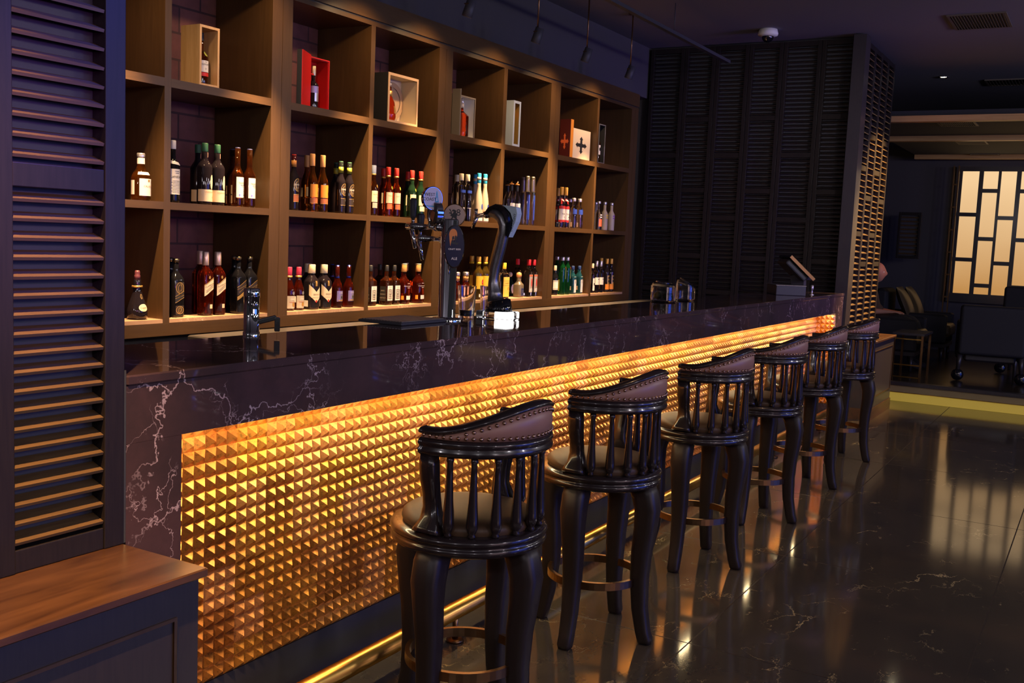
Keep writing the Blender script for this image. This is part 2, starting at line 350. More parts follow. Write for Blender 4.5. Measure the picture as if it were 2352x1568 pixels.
MB().box(-.14, 6.10, SY+.006, SB, 2.678, 2.688).build('shadow_gap', M['dark'], bb)
MB().box(-.14, 6.10, SY-.006, SB, 2.688, 2.80).build('cornice', M['shelf_x'], bb)
MB().box(-.14, 6.10, 2.02, SB, 0., ZB-.003).build('base_cabinet', M['dark'], bb)
# ------------------------------------------------------------------ bar counter
XL, XE, XG, XR, GD, ZA = -1.058, 6.5, -.8914, 6.177, .172, .9364
bc = thing('bar_counter', 'long dark marble bar counter with a gold pyramid studded front', 'bar counter', (2.7, .25, 0))
m = MB(); m.box(XL, XE, 0., .50, 1.075, 1.10, b=.004); m.build('countertop', M['counter'], bc)
MB().box(XL, XE, .004, .030, ZA, 1.0745).build('apron', M['counter'], bc)
m = MB(); m.box(XL, XG, .004, GD+.04, 0, ZA-.0005); m.build('end_pier', M['counter'], bc)
m = MB(); m.box(XR, XE, .004, GD+.04, 0, ZA-.0005); m.build('end_pier', M['counter'], bc)
def studs(mb, o, ux, uy, un, nx, ny, p, h):
    o, ux, uy, un = Vector(o), Vector(ux), Vector(uy), Vector(un); w = nx+1; base = []
    vs = [o+ux*p*i+uy*p*j for j in range(ny+1) for i in range(nx+1)]
    fs = []
    for j in range(ny):
        for i in range(nx):
            a = len(vs); jit = Vector((random.uniform(-1, 1), random.uniform(-1, 1), random.uniform(-1, 1)))*p*.03
            vs.append(o+ux*p*(i+.5)+uy*p*(j+.5)+un*h+jit)
            q = (j*w+i, j*w+i+1, (j+1)*w+i+1, (j+1)*w+i)
            for k in range(4): fs.append((q[k], q[(k+1) % 4], a))
    mb.add(vs, fs)
m = MB(); studs(m, (XG-.005, GD, .158), (1, 0, 0), (0, 0, 1), (0, -1, 0), 177, 20, .04, .02)
m.box(XG-.005, XR+.03, GD, GD+.012, .158, .958); m.build('studded_panel', M['gold'], bc)
m = MB(); studs(m, (XR-.001, GD-.002, .158), (0, -1, 0), (0, 0, 1), (-1, 0, 0), 4, 19, .04, .02); m.build('studded_return', M['gold'], bc)
MB().box(XG, XR, GD-.004, .46, 0., .157).build('kick_plate', M['black'], bc)
MB().box(XG, XR, GD+.0125, .46, .158, 1.074).build('bar_body', M['black'], bc)
LEDBAR = MB().box(XG+.02, XR-.02, .032, .056, .944, .952).build('led_strip', M['led'], bc)
# foot rail
RR = .031
fr = thing('foot_rail', 'polished brass foot rail running along the floor before the bar', 'foot rail', (2.6, -.03, 0))
MB().cyl((-1.05, -.03, .115), (6.1, -.03, .115), RR, seg=24).build('tube', M['brass'], fr)
for x in (-.95, .35, 1.72, 3.05, 4.4, 5.75):
    q = MB(); q.cyl((x, -.03, .012), (x, -.03, .10), .011); q.lathe([(.032, 0), (.032, .008), (.02, .012)], 20, (x, -.03, 0)); q.build('post', M['bronze'], fr)
# steel bench behind the bar
sb = thing('steel_worktop', 'grey steel work surface behind the bar below the shelves', 'worktop', (3.2, 1.3, 0))
m = MB(); m.box(.617, 6.0, .78, 1.66, .915, .95, b=.006); m.build('top', M['steel'], sb)
MB().box(.66, 5.95, .84, 1.6, 0, .914).build('cabinet', M['black'], sb)
db = thing('dark_worktop', 'low dark work surface behind the left end of the bar', 'worktop', (0., 1.3, 0))
m = MB(); m.box(-1.0, .60, .80, 1.72, .83, .87, b=.005); m.build('top', M['blackgl'], db)
MB().box(-.96, .56, .86, 1.66, 0, .829).build('cabinet', M['black'], db)
# ------------------------------------------------------------------ louvred screens
def louvre_panel(name, label, group, u0, u1, zs, place, depth=.045, pitch=.04, st=.03, rail=.05, slat_w=.040, tilt=20, thick=.007, back=True, mats=('shutter', 'slat'), stl=None):
    """place(u, d, z) -> world point: u along the panel, d out of its back, z up; zs = rail heights"""
    stl = st if stl is None else stl
    P0 = place((u0+u1)/2, depth/2, zs[0]); t = thing(name, label, 'louvred screen', P0, group)
    def bx(mb, ua, ub, da, db, za, zb):
        vs = [place(u, d, z) for z in (za, zb) for u, d in ((ua, da), (ub, da), (ub, db), (ua, db))]
        mb.add(vs, [(0, 3, 2, 1), (4, 5, 6, 7), (0, 1, 5, 4), (1, 2, 6, 5), (2, 3, 7, 6), (3, 0, 4, 7)])
    for ua, ub in ((u0, u0+stl), (u1-st, u1)):
        f = MB(); bx(f, ua, ub, 0, depth, zs[0], zs[-1]); f.build('stile', M[mats[0]], t, bevel=.002)
    for i, z in enumerate(zs):
        za, zb = (z-rail/2, z+rail/2) if 0 < i < len(zs)-1 else ((z, z+rail) if i == 0 else (z-rail, z))
        f = MB(); bx(f, u0+stl+.0005, u1-st-.0005, .003, depth-.003, za, zb); f.build('rail', M[mats[0]], t, bevel=.002)
    c, s_ = cos(radians(tilt)), sin(radians(tilt))
    for i in range(len(zs)-1):
        za = zs[i]+(rail if i == 0 else rail/2); zb = zs[i+1]-(rail if i == len(zs)-2 else rail/2)
        n = max(1, int((zb-za)/pitch)); sl = MB()
        for k in range(n):
            z = za+(k+.5)*(zb-za)/n; vs = []
            for u in (u0+stl+.001, u1-st-.001):
                for a, b in ((-1, -1), (1, -1), (1, 1), (-1, 1)):
                    a2, b2 = a*slat_w/2, b*thick/2
                    vs.append(place(u, depth/2+a2*c-b2*s_, z+a2*s_+b2*c))
            sl.add(vs, [(0, 1, 2, 3), (7, 6, 5, 4), (0, 4, 5, 1), (1, 5, 6, 2), (2, 6, 7, 3), (3, 7, 4, 0)])
        sl.build('slats', M[mats[1]], t)
    if back:
        f = MB(); bx(f, u0+.002, u1-.002, depth+.0006, depth+.008, zs[0]+.001, zs[-1]-.001); f.build('dark_gap_sheet', M['black'], t)  # dark sheet added in place of the shade between the slats
    return t
# near screen stands on the near ledge (front y=0)
near = lambda u, d, z: (u, d, z)
louvre_panel('louvred_screen', 'dark louvred screen with blue lit frame at the left end of the bar', 'screens on the near ledge', -1.405, -1.066, [.7005, 1.545, 2.42, 3.29], near, st=.054, stl=.062, rail=.05)
louvre_panel('louvred_screen', 'dark louvred screen cut by the left edge of the photo', 'screens on the near ledge', -1.765, -1.41, [.7005, 1.545, 2.42, 3.29], near, st=.062, stl=.062, rail=.05)
# cross wall behind the till (plane x = 6.52), six panels from the back wall to the post
YB = [1.974, 1.632, 1.329, 1.017, .708, .371, .075]
ordn = ['first', 'second', 'third', 'fourth', 'fifth', 'sixth']
for i in range(6):
    zs = [.3, 1.03, 1.72, 2.29, 3.28] if i % 2 == 0 else [.3, 1.36, 1.97, 2.62, 3.28]
    louvre_panel('louvred_screen', 'dark full height louvred panel behind the till, %s from the back bar shelving' % ordn[i], 'louvred panels behind the till',
                 YB[i+1]+.002, YB[i]-.002, zs, lambda u, d, z: (6.52+d, u, z), st=.035, stl=.035, rail=.045, pitch=.036, mats=('shutter', 'shutter'))
# far screen, four narrow panels along the bar line
xs = [6.63, 6.94, 7.25, 7.56, 7.87]
for i in range(4):
    zs = [.705, 1.35, 1.95, 2.5, 3.27] if i % 2 else [.705, 1.62, 2.2, 3.27]
    louvre_panel('louvred_screen', 'gold lit louvred panel beyond the till, %s from the corner post' % ordn[i], 'gold lit louvred panels',
                 xs[i]+.002, xs[i+1]-.002, zs, near, st=.03, stl=.03, rail=.045, pitch=.052, slat_w=.042)
# ledges under the two screens
def ledge(x0, x1, label, panel):
    t = thing('ledge_cabinet', label, 'cabinet', ((x0+x1)/2, -.13, 0), 'ledges under the louvred screens')
    m = MB(); m.box(x0, x1, -.281, .05, .68, .70, b=.003); m.build('top', M['ledge'], t)
    m = MB(); m.box(x0+.012, x1-.012, -.262, .05, .10, .6795); m.build('body', M['dark'], t)
    m = MB(); m.box(x0+.004, x1-.004, -.270, .05, 0., .0995); m.build('plinth', M['ledge'], t)
    q = MB(); a, b = x0+panel, x1-panel
    for (xa, xb, za, zb) in ((a, b, .598, .606), (a, b, .19, .198), (a, a+.008, .198, .598), (b-.008, b, .198, .598)): q.box(xa, xb, -.267, -.261, za, zb)
    q.build('panel_moulding', M['bronze'], t)
ledge(-3.2, -1.066, 'dark wooden ledge cabinet under the screen at the bottom left corner', .075)
ledge(6.51, 7.46, 'dark wooden ledge cabinet under the gold lit screen behind the last stool', .06)
bt = MB(); bt.box(-1.064, -1.0585, .004, .012, .701, 1.113); tag(bt.build('trim_2', M['brass']), kind='structure')
# ------------------------------------------------------------------ bar stools
def arc_pts(R, a0, a1, n, z=0.): return [(R*sin(a0+(a1-a0)*i/n), -R*cos(a0+(a1-a0)*i/n), z) for i in range(n+1)]
def make_stool():
    t = thing('bar_stool', '', 'bar stool')
    SQ = [(sq_rad(2*pi*i/20, 5)*cos(2*pi*i/20), sq_rad(2*pi*i/20, 5)*sin(2*pi*i/20)) for i in range(20)]
    for ax, ay in ((1, 0), (-1, 0), (0, 1), (0, -1)):
        q = MB(); pr_ = [(.170, .585, .036), (.188, .55, .038), (.200, .50, .037), (.196, .43, .033), (.186, .34, .030), (.183, .24, .027), (.190, .13, .024), (.207, .045, .022), (.218, .012, .022), (.218, 0., .018)]
        pts = [(ax*r, ay*r, z) for r, z, w in pr_]
        q.tube(pts, [w*1.12 for r, z, w in pr_], sec=SQ, up=(ay, ax, 0), smooth=True); q.build('leg', M['stoolleg'], t)
    q = MB(); q.lathe([(.13, .583), (.218, .583), (.226, .589), (.229, .598), (.226, .606), (.219, .610), (.226, .615), (.231, .624), (.227, .633), (.214, .638), (.13, .638)], 56); q.build('seat_ring', M['stool'], t)
    q = MB(); q.lathe([(.0, .60), (.188, .60), (.192, .6385), (.197, .648), (.194, .660), (.180, .670), (.14, .676), (.07, .679), (.0, .680)], 48, cap=False); q.build('seat_cushion', M['leather'], t)
    q = MB(); R, w, h = .168, .007, .028
    q.lathe([(R-w, .212), (R+w, .212), (R+w, .212+h), (R-w, .212+h), (R-w, .212)], 56, smooth=False, cap=False)
    q.build('foot_ring', M['bronze'], t)
    A = radians(97); n = 44
    q = MB(); secs = [(-.021, .862), (.017, .862), (.026, .869), (.027, .877), (.021, .884), (.021, .888), (.027, .894), (.025, .903), (.016, .909), (-.021, .909)]
    vs = []
    for i in range(n+1):
        a = -A+2*A*i/n
        for d, z in secs: r = .208+d; vs.append((r*sin(a), -r*cos(a), z))
    k = len(secs); fs = [(i*k+j, i*k+(j+1) % k, (i+1)*k+(j+1) % k, (i+1)*k+j) for i in range(n) for j in range(k)]+[tuple(range(k)), tuple(range((n+1)*k-1, n*k-1, -1))]
    q.add(vs, fs, True); q.build('back_rail', M['stool'], t)
    def ztop(a):
        x = min(1., abs(a)/A); s_ = (.5+.5*cos(pi*min(1., x/.90)))**.85; return .918+.074*s_
    q = MB(); vs = []; sec = 6
    for i in range(n+1):
        a = -A*.985+2*A*.985*i/n; zt = ztop(a)
        for d, z in ((-.012, .9095), (.019, .9095), (.0225, .9095+(zt-.9095)*.5), (.019, zt), (-.012, zt)): r = .208+d; vs.append((r*sin(a), -r*cos(a), z))
    k = 5; q.add(vs, [(i*k+j, i*k+(j+1) % k, (i+1)*k+(j+1) % k, (i+1)*k+j) for i in range(n) for j in range(k)]+[tuple(range(k)), tuple(range((n+1)*k-1, n*k-1, -1))], True)
    pad = q.build('back_pad', M['leather_back'], t)
    q = MB()
    for row in (0, 1):
        for i in range(37):
            a = -A*.96+2*A*.96*i/36; zt = ztop(a); z = .9175 if row == 0 else zt-.007
            if row and zt-.007 < .924: continue
            r = .208+.0205; q.ball((r*sin(a), -r*cos(a), z), .0058, 8, 5)
    tag(q.build('nailhead_trim', M['nail'], pad), 'bronze nailheads', kind='stuff')
    q = MB(); vs = []; secs = [(-.018, 0), (.014, 0), (.025, .005), (.026, .011), (.017, .018), (-.005, .020), (-.018, .015)]; k = len(secs)
    for i in range(n+1):
        a = -A+2*A*i/n; zt = ztop(a)+.0005; e = 1.+.0*abs(a)
        for d, z in secs: r = .208+d; vs.append((r*sin(a), -r*cos(a), zt+z))
    q.add(vs, [(i*k+j, i*k+(j+1) % k, (i+1)*k+(j+1) % k, (i+1)*k+j) for i in range(n) for j in range(k)]+[tuple(range(k)), tuple(range((n+1)*k-1, n*k-1, -1))], True); q.build('crest_rail', M['stool'], t)
    for i in range(9):
        a = radians(-74+18.5*i); s_, c_ = sin(a), -cos(a)
        q = MB(); P = lambda r, z: (r*s_, r*c_, z)
        prof = [(.010, .861), (.011, .85), (.0085, .845), (.0095, .80), (.0125, .74), (.0165, .69), (.0175, .668), (.013, .655), (.0095, .650), (.0125, .645), (.0105, .640), (.007, .637)]
        q.lathe([(r, z) for r, z in prof][::-1], 12, (.206*s_, .206*c_, 0)); q.build('spindle', M['stool'], t)
    for sg in (1, -1):
        a = sg*radians(92); s_, c_ = sin(a), -cos(a); q = MB()
        pr_ = [(.205, .8615, .020), (.205, .83, .022), (.200, .79, .021), (.190, .75, .019), (.184, .71, .020), (.189, .675, .026), (.200, .648, .034), (.204, .637, .036)]
        q.tube([(r*s_+.0*c_, r*c_-(.0 if z > .7 else .004), z) for r, z, w in pr_], [(w*.95, w*1.2) for r, z, w in pr_], sec=SQ, up=(s_, c_, 0), smooth=True); q.build('arm_post', M['stool'], t)
    return t
stool = make_stool()
SX = [(-.175, -.40), (.745, -.385), (1.80, -.385), (2.755, -.385), (3.70, -.385), (4.70, -.385)]
words = ['closest to the camera', 'second from the camera', 'third from the camera', 'fourth from the camera', 'fifth from the camera', 'farthest from the camera, before the dark ledge']
for i, (x, y) in enumerate(SX):
    o = stool if i == 0 else copy_tree(stool)
    o.location = (x, y, 0); o['label'] = 'dark wooden bar stool with studded leather back, '+words[i]; o['group'] = 'bar stools along the bar'
# ------------------------------------------------------------------ bottles
def bpt(th, r, z): a = -pi/2+th; return (r*cos(a), r*sin(a), z)
def std_rings(H, R, sq, sh0, sh1, rn):
    n = sq or 2.; rg = [(R*.90, 0, n), (R*.985, .004, n), (R, .010, n), (R, sh0*H, n)]
    for i in range(1, 9):
        t = i/8.; e = .5-.5*cos(pi*t); rg.append((R+(rn-R)*(e*.75+t*.25), (sh0+(sh1-sh0)*t)*H, n+(2.-n)*min(1, t*1.3)))
    rg.append((rn, H*.985, 2.)); return rg
def bottle(key, name, desc, cat, H, R, liq, sq=None, sh=(.58, .72), rn=.014, cap=(.82, 1.0, .0155, 'ink'), labels=(), rings=None, cap2=None):
    t = thing(name, desc, cat)
    rg = std_rings(H, R, sq, sh[0], sh[1], rn) if rings is None else [(r*R, z*H, 2. if sq is None else sq) for r, z in rings]
    seg = 28; vs = []; fs = []
    for r, z, n in rg:
        for i in range(seg):
            a = 2*pi*(i+.5)/seg; k = sq_rad(a, n); vs.append((r*k*cos(a), r*k*sin(a), z))
    for j in range(len(rg)-1):
        for i in range(seg): i2 = (i+1) % seg; fs.append((j*seg+i, j*seg+i2, (j+1)*seg+i2, (j+1)*seg+i))
    fs += [tuple(range(seg-1, -1, -1)), tuple(range((len(rg)-1)*seg, len(rg)*seg))]
    MB().add(vs, fs, True).build('glass_body', LQ[liq], t)
    z0, z1, rc, mt = cap[:4]
    prof = [(rc*.96, z0*H), (rc, z0*H+.002), (rc, z1*H-.003), (rc*.9, z1*H)] if len(cap) < 5 else [(r*rc, (z0+(z1-z0)*z)*H) for r, z in cap[4]]
    MB().lathe(prof, 20).build('cap', M[mt], t)
    if cap2:
        z0, z1, rc, mt = cap2; MB().lathe([(rc, z0*H), (rc, z1*H)], 20).build('collar', M[mt], t)
    def rad(z, th):
        for (r0, za, na), (r1, zb, nb) in zip(rg, rg[1:]):
            if za <= z <= zb and zb > za: u = (z-za)/(zb-za); return (r0+(r1-r0)*u)*sq_rad(-pi/2+th, na+(nb-na)*u)
        return rg[-1][0]
    cur = None; mats = []; nm = 'label'
    def flush():
        nonlocal cur, mats
        if cur is not None and cur.v: cur.build(nm, mats, t)
        cur = None; mats = []
    def slot(mt):
        if M[mt] not in mats: mats.append(M[mt])
        return mats.index(M[mt])
    for lb in labels:
        kind = lb[0]
        if kind == 'p':     # a paper patch: centre, width, bottom, top (fractions of H), material, slope or chevron
            _, thc, thw, a, b_, mt = lb[:6]; sl = lb[6] if len(lb) > 6 else 0.; chv = lb[7] if len(lb) > 7 else 0.
            flush(); cur = MB(); nm = 'label' if a < .6 else 'neck_label'
            cur.mi = slot(mt); nt_ = 18; vs = []
            for i in range(nt_+1):
                u = -.5+i/nt_; th = radians(thc+thw*u); dz = sl*u-chv*(.5-abs(u))*2
                for k in range(4):
                    z = (a+(b_-a)*k/3)*H+dz*H; vs.append(bpt(th, rad(z, th)+.0007, z))
            cur.add(vs, [(i*4+k, (i+1)*4+k, (i+1)*4+k+1, i*4+k+1) for i in range(nt_) for k in range(3)], True)
        elif kind == 'b':   # a printed band on the last patch
            _, thc, thw, a, b_, mt = lb[:6]; sl = lb[6] if len(lb) > 6 else 0.
            if cur is None: cur = MB(); nm = 'print'
            cur.mi = slot(mt); vs = []
            for i in range(13):
                u = -.5+i/12.; th = radians(thc+thw*u)
                for k in (0, 1): z = (a+(b_-a)*k)*H+sl*u*H; vs.append(bpt(th, rad(z, th)+.0012, z))
            cur.add(vs, [(i*2, i*2+2, i*2+3, i*2+1) for i in range(12)], True)
        elif kind == 't':   # lettering
            _, txt, thc, zc, size, mt = lb[:6]; sl = lb[6] if len(lb) > 6 else 0.; sx = lb[7] if len(lb) > 7 else 1.
            if cur is None: cur = MB(); nm = 'print'
            cur.mi = slot(mt); zz = zc*H
            def fn(u, v): th = radians(thc)+u/R; z = min(zz+v+u*sl, H*.97); return bpt(th, rad(z, th)+.0017, z)
            put_text(cur, txt, fn, size, sx)
        elif kind == 'o':   # an oval patch
            _, thc, zc, ra, rb, mt = lb[:6]; flush(); cur = MB(); nm = 'seal'; cur.mi = slot(mt)
            if len(lb) > 6: nm = lb[6]
            vs = [bpt(radians(thc), rad(zc*H, radians(thc))+.0012, zc*H)]
            for f in (.5, 1.):
                for i in range(20):
                    a = 2*pi*i/20; th = radians(thc)+cos(a)*ra*f/R; z = zc*H+sin(a)*rb*f; vs.append(bpt(th, rad(z, th)+.0012, z))
            fs = [(0, 1+i, 1+(i+1) % 20) for i in range(20)]+[(1+i, 21+i, 21+(i+1) % 20, 1+(i+1) % 20) for i in range(20)]
            cur.add(vs, fs, True)
    flush(); return t
BOTTLES = []
def lines(thc, thw, a, b, n, mt='ink', f=.7):
    return [('b', thc, thw*f*(1 if i % 2 else .8), a+(b-a)*(i+.35)/n, a+(b-a)*(i+.55)/n, mt) for i in range(n)]
MID, BOT = Z2T+.0006, ZGT+.0006
def put(proto, z, spots, group=None, whos=None):
    """spots: (x, y); the first takes the prototype itself"""
    desc = proto['label']; who = whos or (['front left of three', 'front right of three', 'behind the front two'] if len(spots) == 3 else ['left of its pair', 'right of its pair'])
    for i, (x, y) in enumerate(spots):
        o = proto if i == 0 else copy_tree(proto)
        o.location = (x, y, z)
        if len(spots) > 1: o['label'] = desc+', '+who[i]
        o['group'] = group or ('bottles on the middle shelf' if z == MID else 'bottles on the stone shelf')
F, B2 = 1.955, 2.07
W = 'whisky_bottle'
knob = [(.75, 0), (.75, .3), (1, .36), (1.05, .7), (.9, .92), (.5, 1.)]
# --- middle shelf
put(bottle('b1', W, 'squat amber whisky bottle with white label, next to the blue lit screen', 'bottle', .217, .044, 'amber', sh=(.47, .74), rn=.017, cap=(.90, 1., .0185, 'silver'),
  labels=[('p', 0, 250, .77, .895, 'white'), ('p', -5, 110, .54, .60, 'white'), ('p', 5, 105, .10, .46, 'white'), ('o', 12, .42, .006, .006, 'goldfoil'), ('t', 'CALVAS', 5, .30, .012, 'copperp'), ('p', -95, 34, .12, .42, 'white')]), MID, [(.600, F)])
put(bottle('b2', W, 'slim black whisky bottle with white cap and tall white label, beside the first divider', 'bottle', .294, .0323, 'black', sh=(.60, .72), rn=.013, cap=(.86, 1., .0145, 'white'),
  labels=[('p', 0, 150, .61, .66, 'white', -.04), ('p', 0, 150, .13, .54, 'white'), ('t', 'LAPHROAIG', 0, .41, .0155, 'ink', 0, .72)]+lines(0, 150, .15, .36, 9)+lines(0, 60, .46, .52, 2)), MID, [(.786, F)])
put(bottle('b3', W, 'broad black whisky bottle with green cap and wide cream label', 'bottle', .301, .0372, 'dark', sh=(.60, .76), rn=.0145, cap=(.86, 1., .0155, 'greencap' if 'greencap' in M else 'ink'),
  labels=[('p', 35, 40, .77, .85, 'pinklabel'), ('p', 0, 190, .05, .245, 'cream'), ('t', 'LAGAVULIN', -5, .205, .0085, 'copperp'), ('t', '16', 28, .12, .010, 'redp'), ('o', 20, .37, .0105, .036, 'cream', 'oval_label')]), MID, [(.986, F), (1.068, F), (1.047, B2)])
put(bottle('b4', W, 'clear necked amber whisky bottle with blue cap and white label', 'bottle', .301, .031, 'brown', sh=(.53, .70), rn=.0145, cap=(.87, 1., .0135, 'navycap'),
  labels=[('p', 8, 120, .155, .50, 'white'), ('t', 'TALISKER', 8, .40, .0125, 'ink', 0, .8)]+lines(20, 90, .33, .38, 2)+[('o', -20, .20, .005, .006, 'silver'), ('p', -110, 30, .05, .36, 'cream'), ('b', -110, 30, .19, .21, 'ink')]), MID, [(1.206, F), (1.291, F), (1.282, B2)])
def glen(key, desc, band, capm, capn, hh, rr): return bottle(key, W, desc, 'bottle', hh, rr, 'dark', sq=2.6, sh=(.58, .76), rn=.013, cap=(.89, 1., .013, capm), cap2=(.775, .892, .0145, capn),
  labels=[('o', 10, .455, .025, .036, 'goldfoil'), ('o', 10, .455, .0225, .0335, 'darklabel'), ('t', 'Glenfiddich', 10, .46, .0145, 'white', 0, .72)]+lines(10, 80, .39, .43, 2, 'silver')+[('p', 10, 110, .15, .29, band), ('b', 10, 110, .28, .29, 'goldfoil'), ('b', 10, 110, .15, .16, 'goldfoil'), ('o', 30, .25, .004, .006, 'silver')])
put(glen('b5', 'dark whisky bottle with red cap and reddish lower label, against the wide pillar', 'copperp', 'redp', 'orangecap', .304, .0265), MID, [(1.625, F)])
put(bottle('b6', W, 'amber whisky bottle with tan cap and bright orange label', 'bottle', .320, .0325, 'amber', sh=(.50, .74), rn=.0135, cap=(.79, 1., .0150, 'tancap'),
  labels=[('p', 8, 140, .25, .475, 'orange_p'), ('p', 8, 140, .14, .235, 'copperp'), ('b', 8, 140, .142, .15, 'goldfoil'), ('p', -105, 40, .26, .42, 'cream'), ('o', 30, .33, .003, .008, 'darklabel')]), MID, [(1.775, F), (1.863, F), (1.857, B2)])
put(glen('b7', 'black whisky bottle with green cap and cut cornered dark label', 'darklabel', 'greencap', 'greenp', .300, .0265), MID, [(2.023, F), (2.099, F), (2.113, B2)])
def livet(key, desc, capm, low, liq, h=.302, r=.0285, col='goldfoil'): return bottle(key, W, desc, 'bottle', h, r, liq, sh=(.56, .72), rn=.0135, cap=(.83, 1., .0148, capm), cap2=(.80, .832, .0152, 'goldfoil'),
  labels=[('p', 5, 150, .27, .49, 'cream'), ('t', 'GLENLIVET', 3, .42, .010, 'copperp'), ('o', 5, .36, .003, .004, 'goldfoil'), ('p', 5, 125, .15, .255, low), ('t', '12 YEARS', 10, .20, .006, 'goldfoil'), ('o', 22, .585, .0115, .010, col)])
put(livet('b8', 'dark whisky bottle with white and blue cap and cream label, against the divider', 'bluecap', 'greylabel', 'brown', .302, .0262, 'goldfoil'), MID, [(2.330, F)])
put(livet('b9', 'red whisky bottle with red cap and cream and copper labels', 'redp', 'copperp', 'red', col='greenp'), MID, [(2.475, F), (2.559, F), (2.574, B2)])
put(livet('b10', 'green glass whisky bottle with red cap and two cream labels', 'redp', 'cream', 'dkgreen', col='greenp'), MID, [(2.726, F), (2.822, F), (2.836, B2)])
put(bottle('b11', 'vodka_bottle', 'tall clear vodka bottle with cream cap and blue band', 'bottle', .324, .0275, 'clear', sq=4., sh=(.72, .83), rn=.0135, cap=(.855, 1., .0165, 'cream'),
  labels=[('p', 5, 120, .60, .66, 'bluep'), ('b', 5, 120, .28, .286, 'cream'), ('p', -110, 18, .05, .6, 'cream')]), MID, [(3.3, F), (3.38, F), (3.416, B2)])
put(bottle('b12', 'vodka_bottle', 'frosted vodka bottle with bright blue neck', 'bottle', .344, .0335, 'frost', cap=(.80, 1., .0150, 'cyan'), cap2=(.86, .92, .0153, 'cream'),
  rings=[(.9, 0), (1., .01), (1., .15), (.97, .3), (.86, .45), (.66, .58), (.46, .68), (.42, .74), (.40, .97)], labels=[('p', 0, 120, .03, .17, 'whitewash'), ('t', 'VODKA', 0, .10, .013, 'bluep'), ('o', 5, .32, .010, .02, 'bluep')]), MID, [(3.529, F), (3.611, F), (3.66, B2)])
put(bottle('b13', 'vodka_bottle', 'clear spouted vodka bottle with red six on white label', 'bottle', .334, .0295, 'clear', sh=(.55, .72), rn=.012, cap=(.745, .88, .0125, 'ink'), cap2=(.88, .905, .0175, 'orangecap'),
  labels=[('p', 5, 150, .18, .47, 'white'), ('t', '6', 12, .30, .030, 'redp'), ('b', 5, 110, .42, .425, 'silver')]), MID, [(3.987, F), (4.069, F), (4.124, B2)])
put(bottle('b14', 'vodka_bottle', 'very slim tall clear vodka bottle with long silver cap', 'bottle', .374, .0225, 'clear', sh=(.70, .73), rn=.020, cap=(.68, 1., .0205, 'goldsilver', [(1, 0), (.98, .1), (.72, .75), (.62, .8), (.72, .86), (.72, .97), (.6, 1)]),
  labels=[('p', 0, 40, .12, .62, 'bluep'), ('o', 35, .46, .006, .014, 'redp')]), MID, [(4.226, F), (4.308, F), (4.359, B2)])
put(bottle('b15', 'vodka_bottle', 'clear vodka bottle with gold cap and red bordered white label', 'bottle', .328, .0315, 'clear', sh=(.56, .74), rn=.014, cap=(.80, 1., .0155, 'orange_gold'),
  labels=[('p', 0, 160, .64, .70, 'redp', -.06), ('b', 0, 120, .655, .685, 'white', -.045), ('p', 0, 190, .14, .53, 'white'), ('b', 0, 190, .46, .53, 'redp'), ('b', 0, 190, .14, .19, 'redp'), ('t', 'Vodka', 0, .34, .020, 'ink'), ('b', 10, 30, .25, .27, 'ink')]), MID, [(4.797, F), (4.874, F), (4.954, B2)])
put(bottle('b16', 'vodka_bottle', 'short clear vodka bottle with silver cap and blue band', 'bottle', .25, .0305, 'clear', sh=(.62, .78), rn=.0135, cap=(.89, 1., .0185, 'silver'),
  labels=[('p', 5, 150, .47, .63, 'bluep'), ('p', -100, 50, .05, .2, 'cream')]), MID, [(5.021, F), (5.131, F), (5.177, B2)])
for k_, (nm_, cm_, xx, yy, lq_) in enumerate([('short vodka bottle in clear glass with orange red front', 'vermil', 5.51, F, 'clear'), ('short frosted vodka bottle with yellow lettering', 'yellow_p', 5.631, F, 'frost'), ('short frosted vodka bottle with purple lettering, last in its row', 'purplep', 5.774, F, 'frost'), ('short frosted vodka bottle with orange lettering, behind the others', 'orange_p', 5.688, B2, 'frost')]):
    put(bottle('b17', 'vodka_bottle', nm_, 'bottle', .249, .0315, lq_, sh=(.55, .74), rn=.013, cap=(.91, 1., .0165, 'silver'),
      labels=([('p', 12, 130, .12, .38, cm_)] if k_ == 0 else [])+[('b', 12, 95, .50, .545, cm_ if k_ else 'white'), ('b', 12, 95, .42, .465, cm_ if k_ else 'white')]), MID, [(xx, yy)])
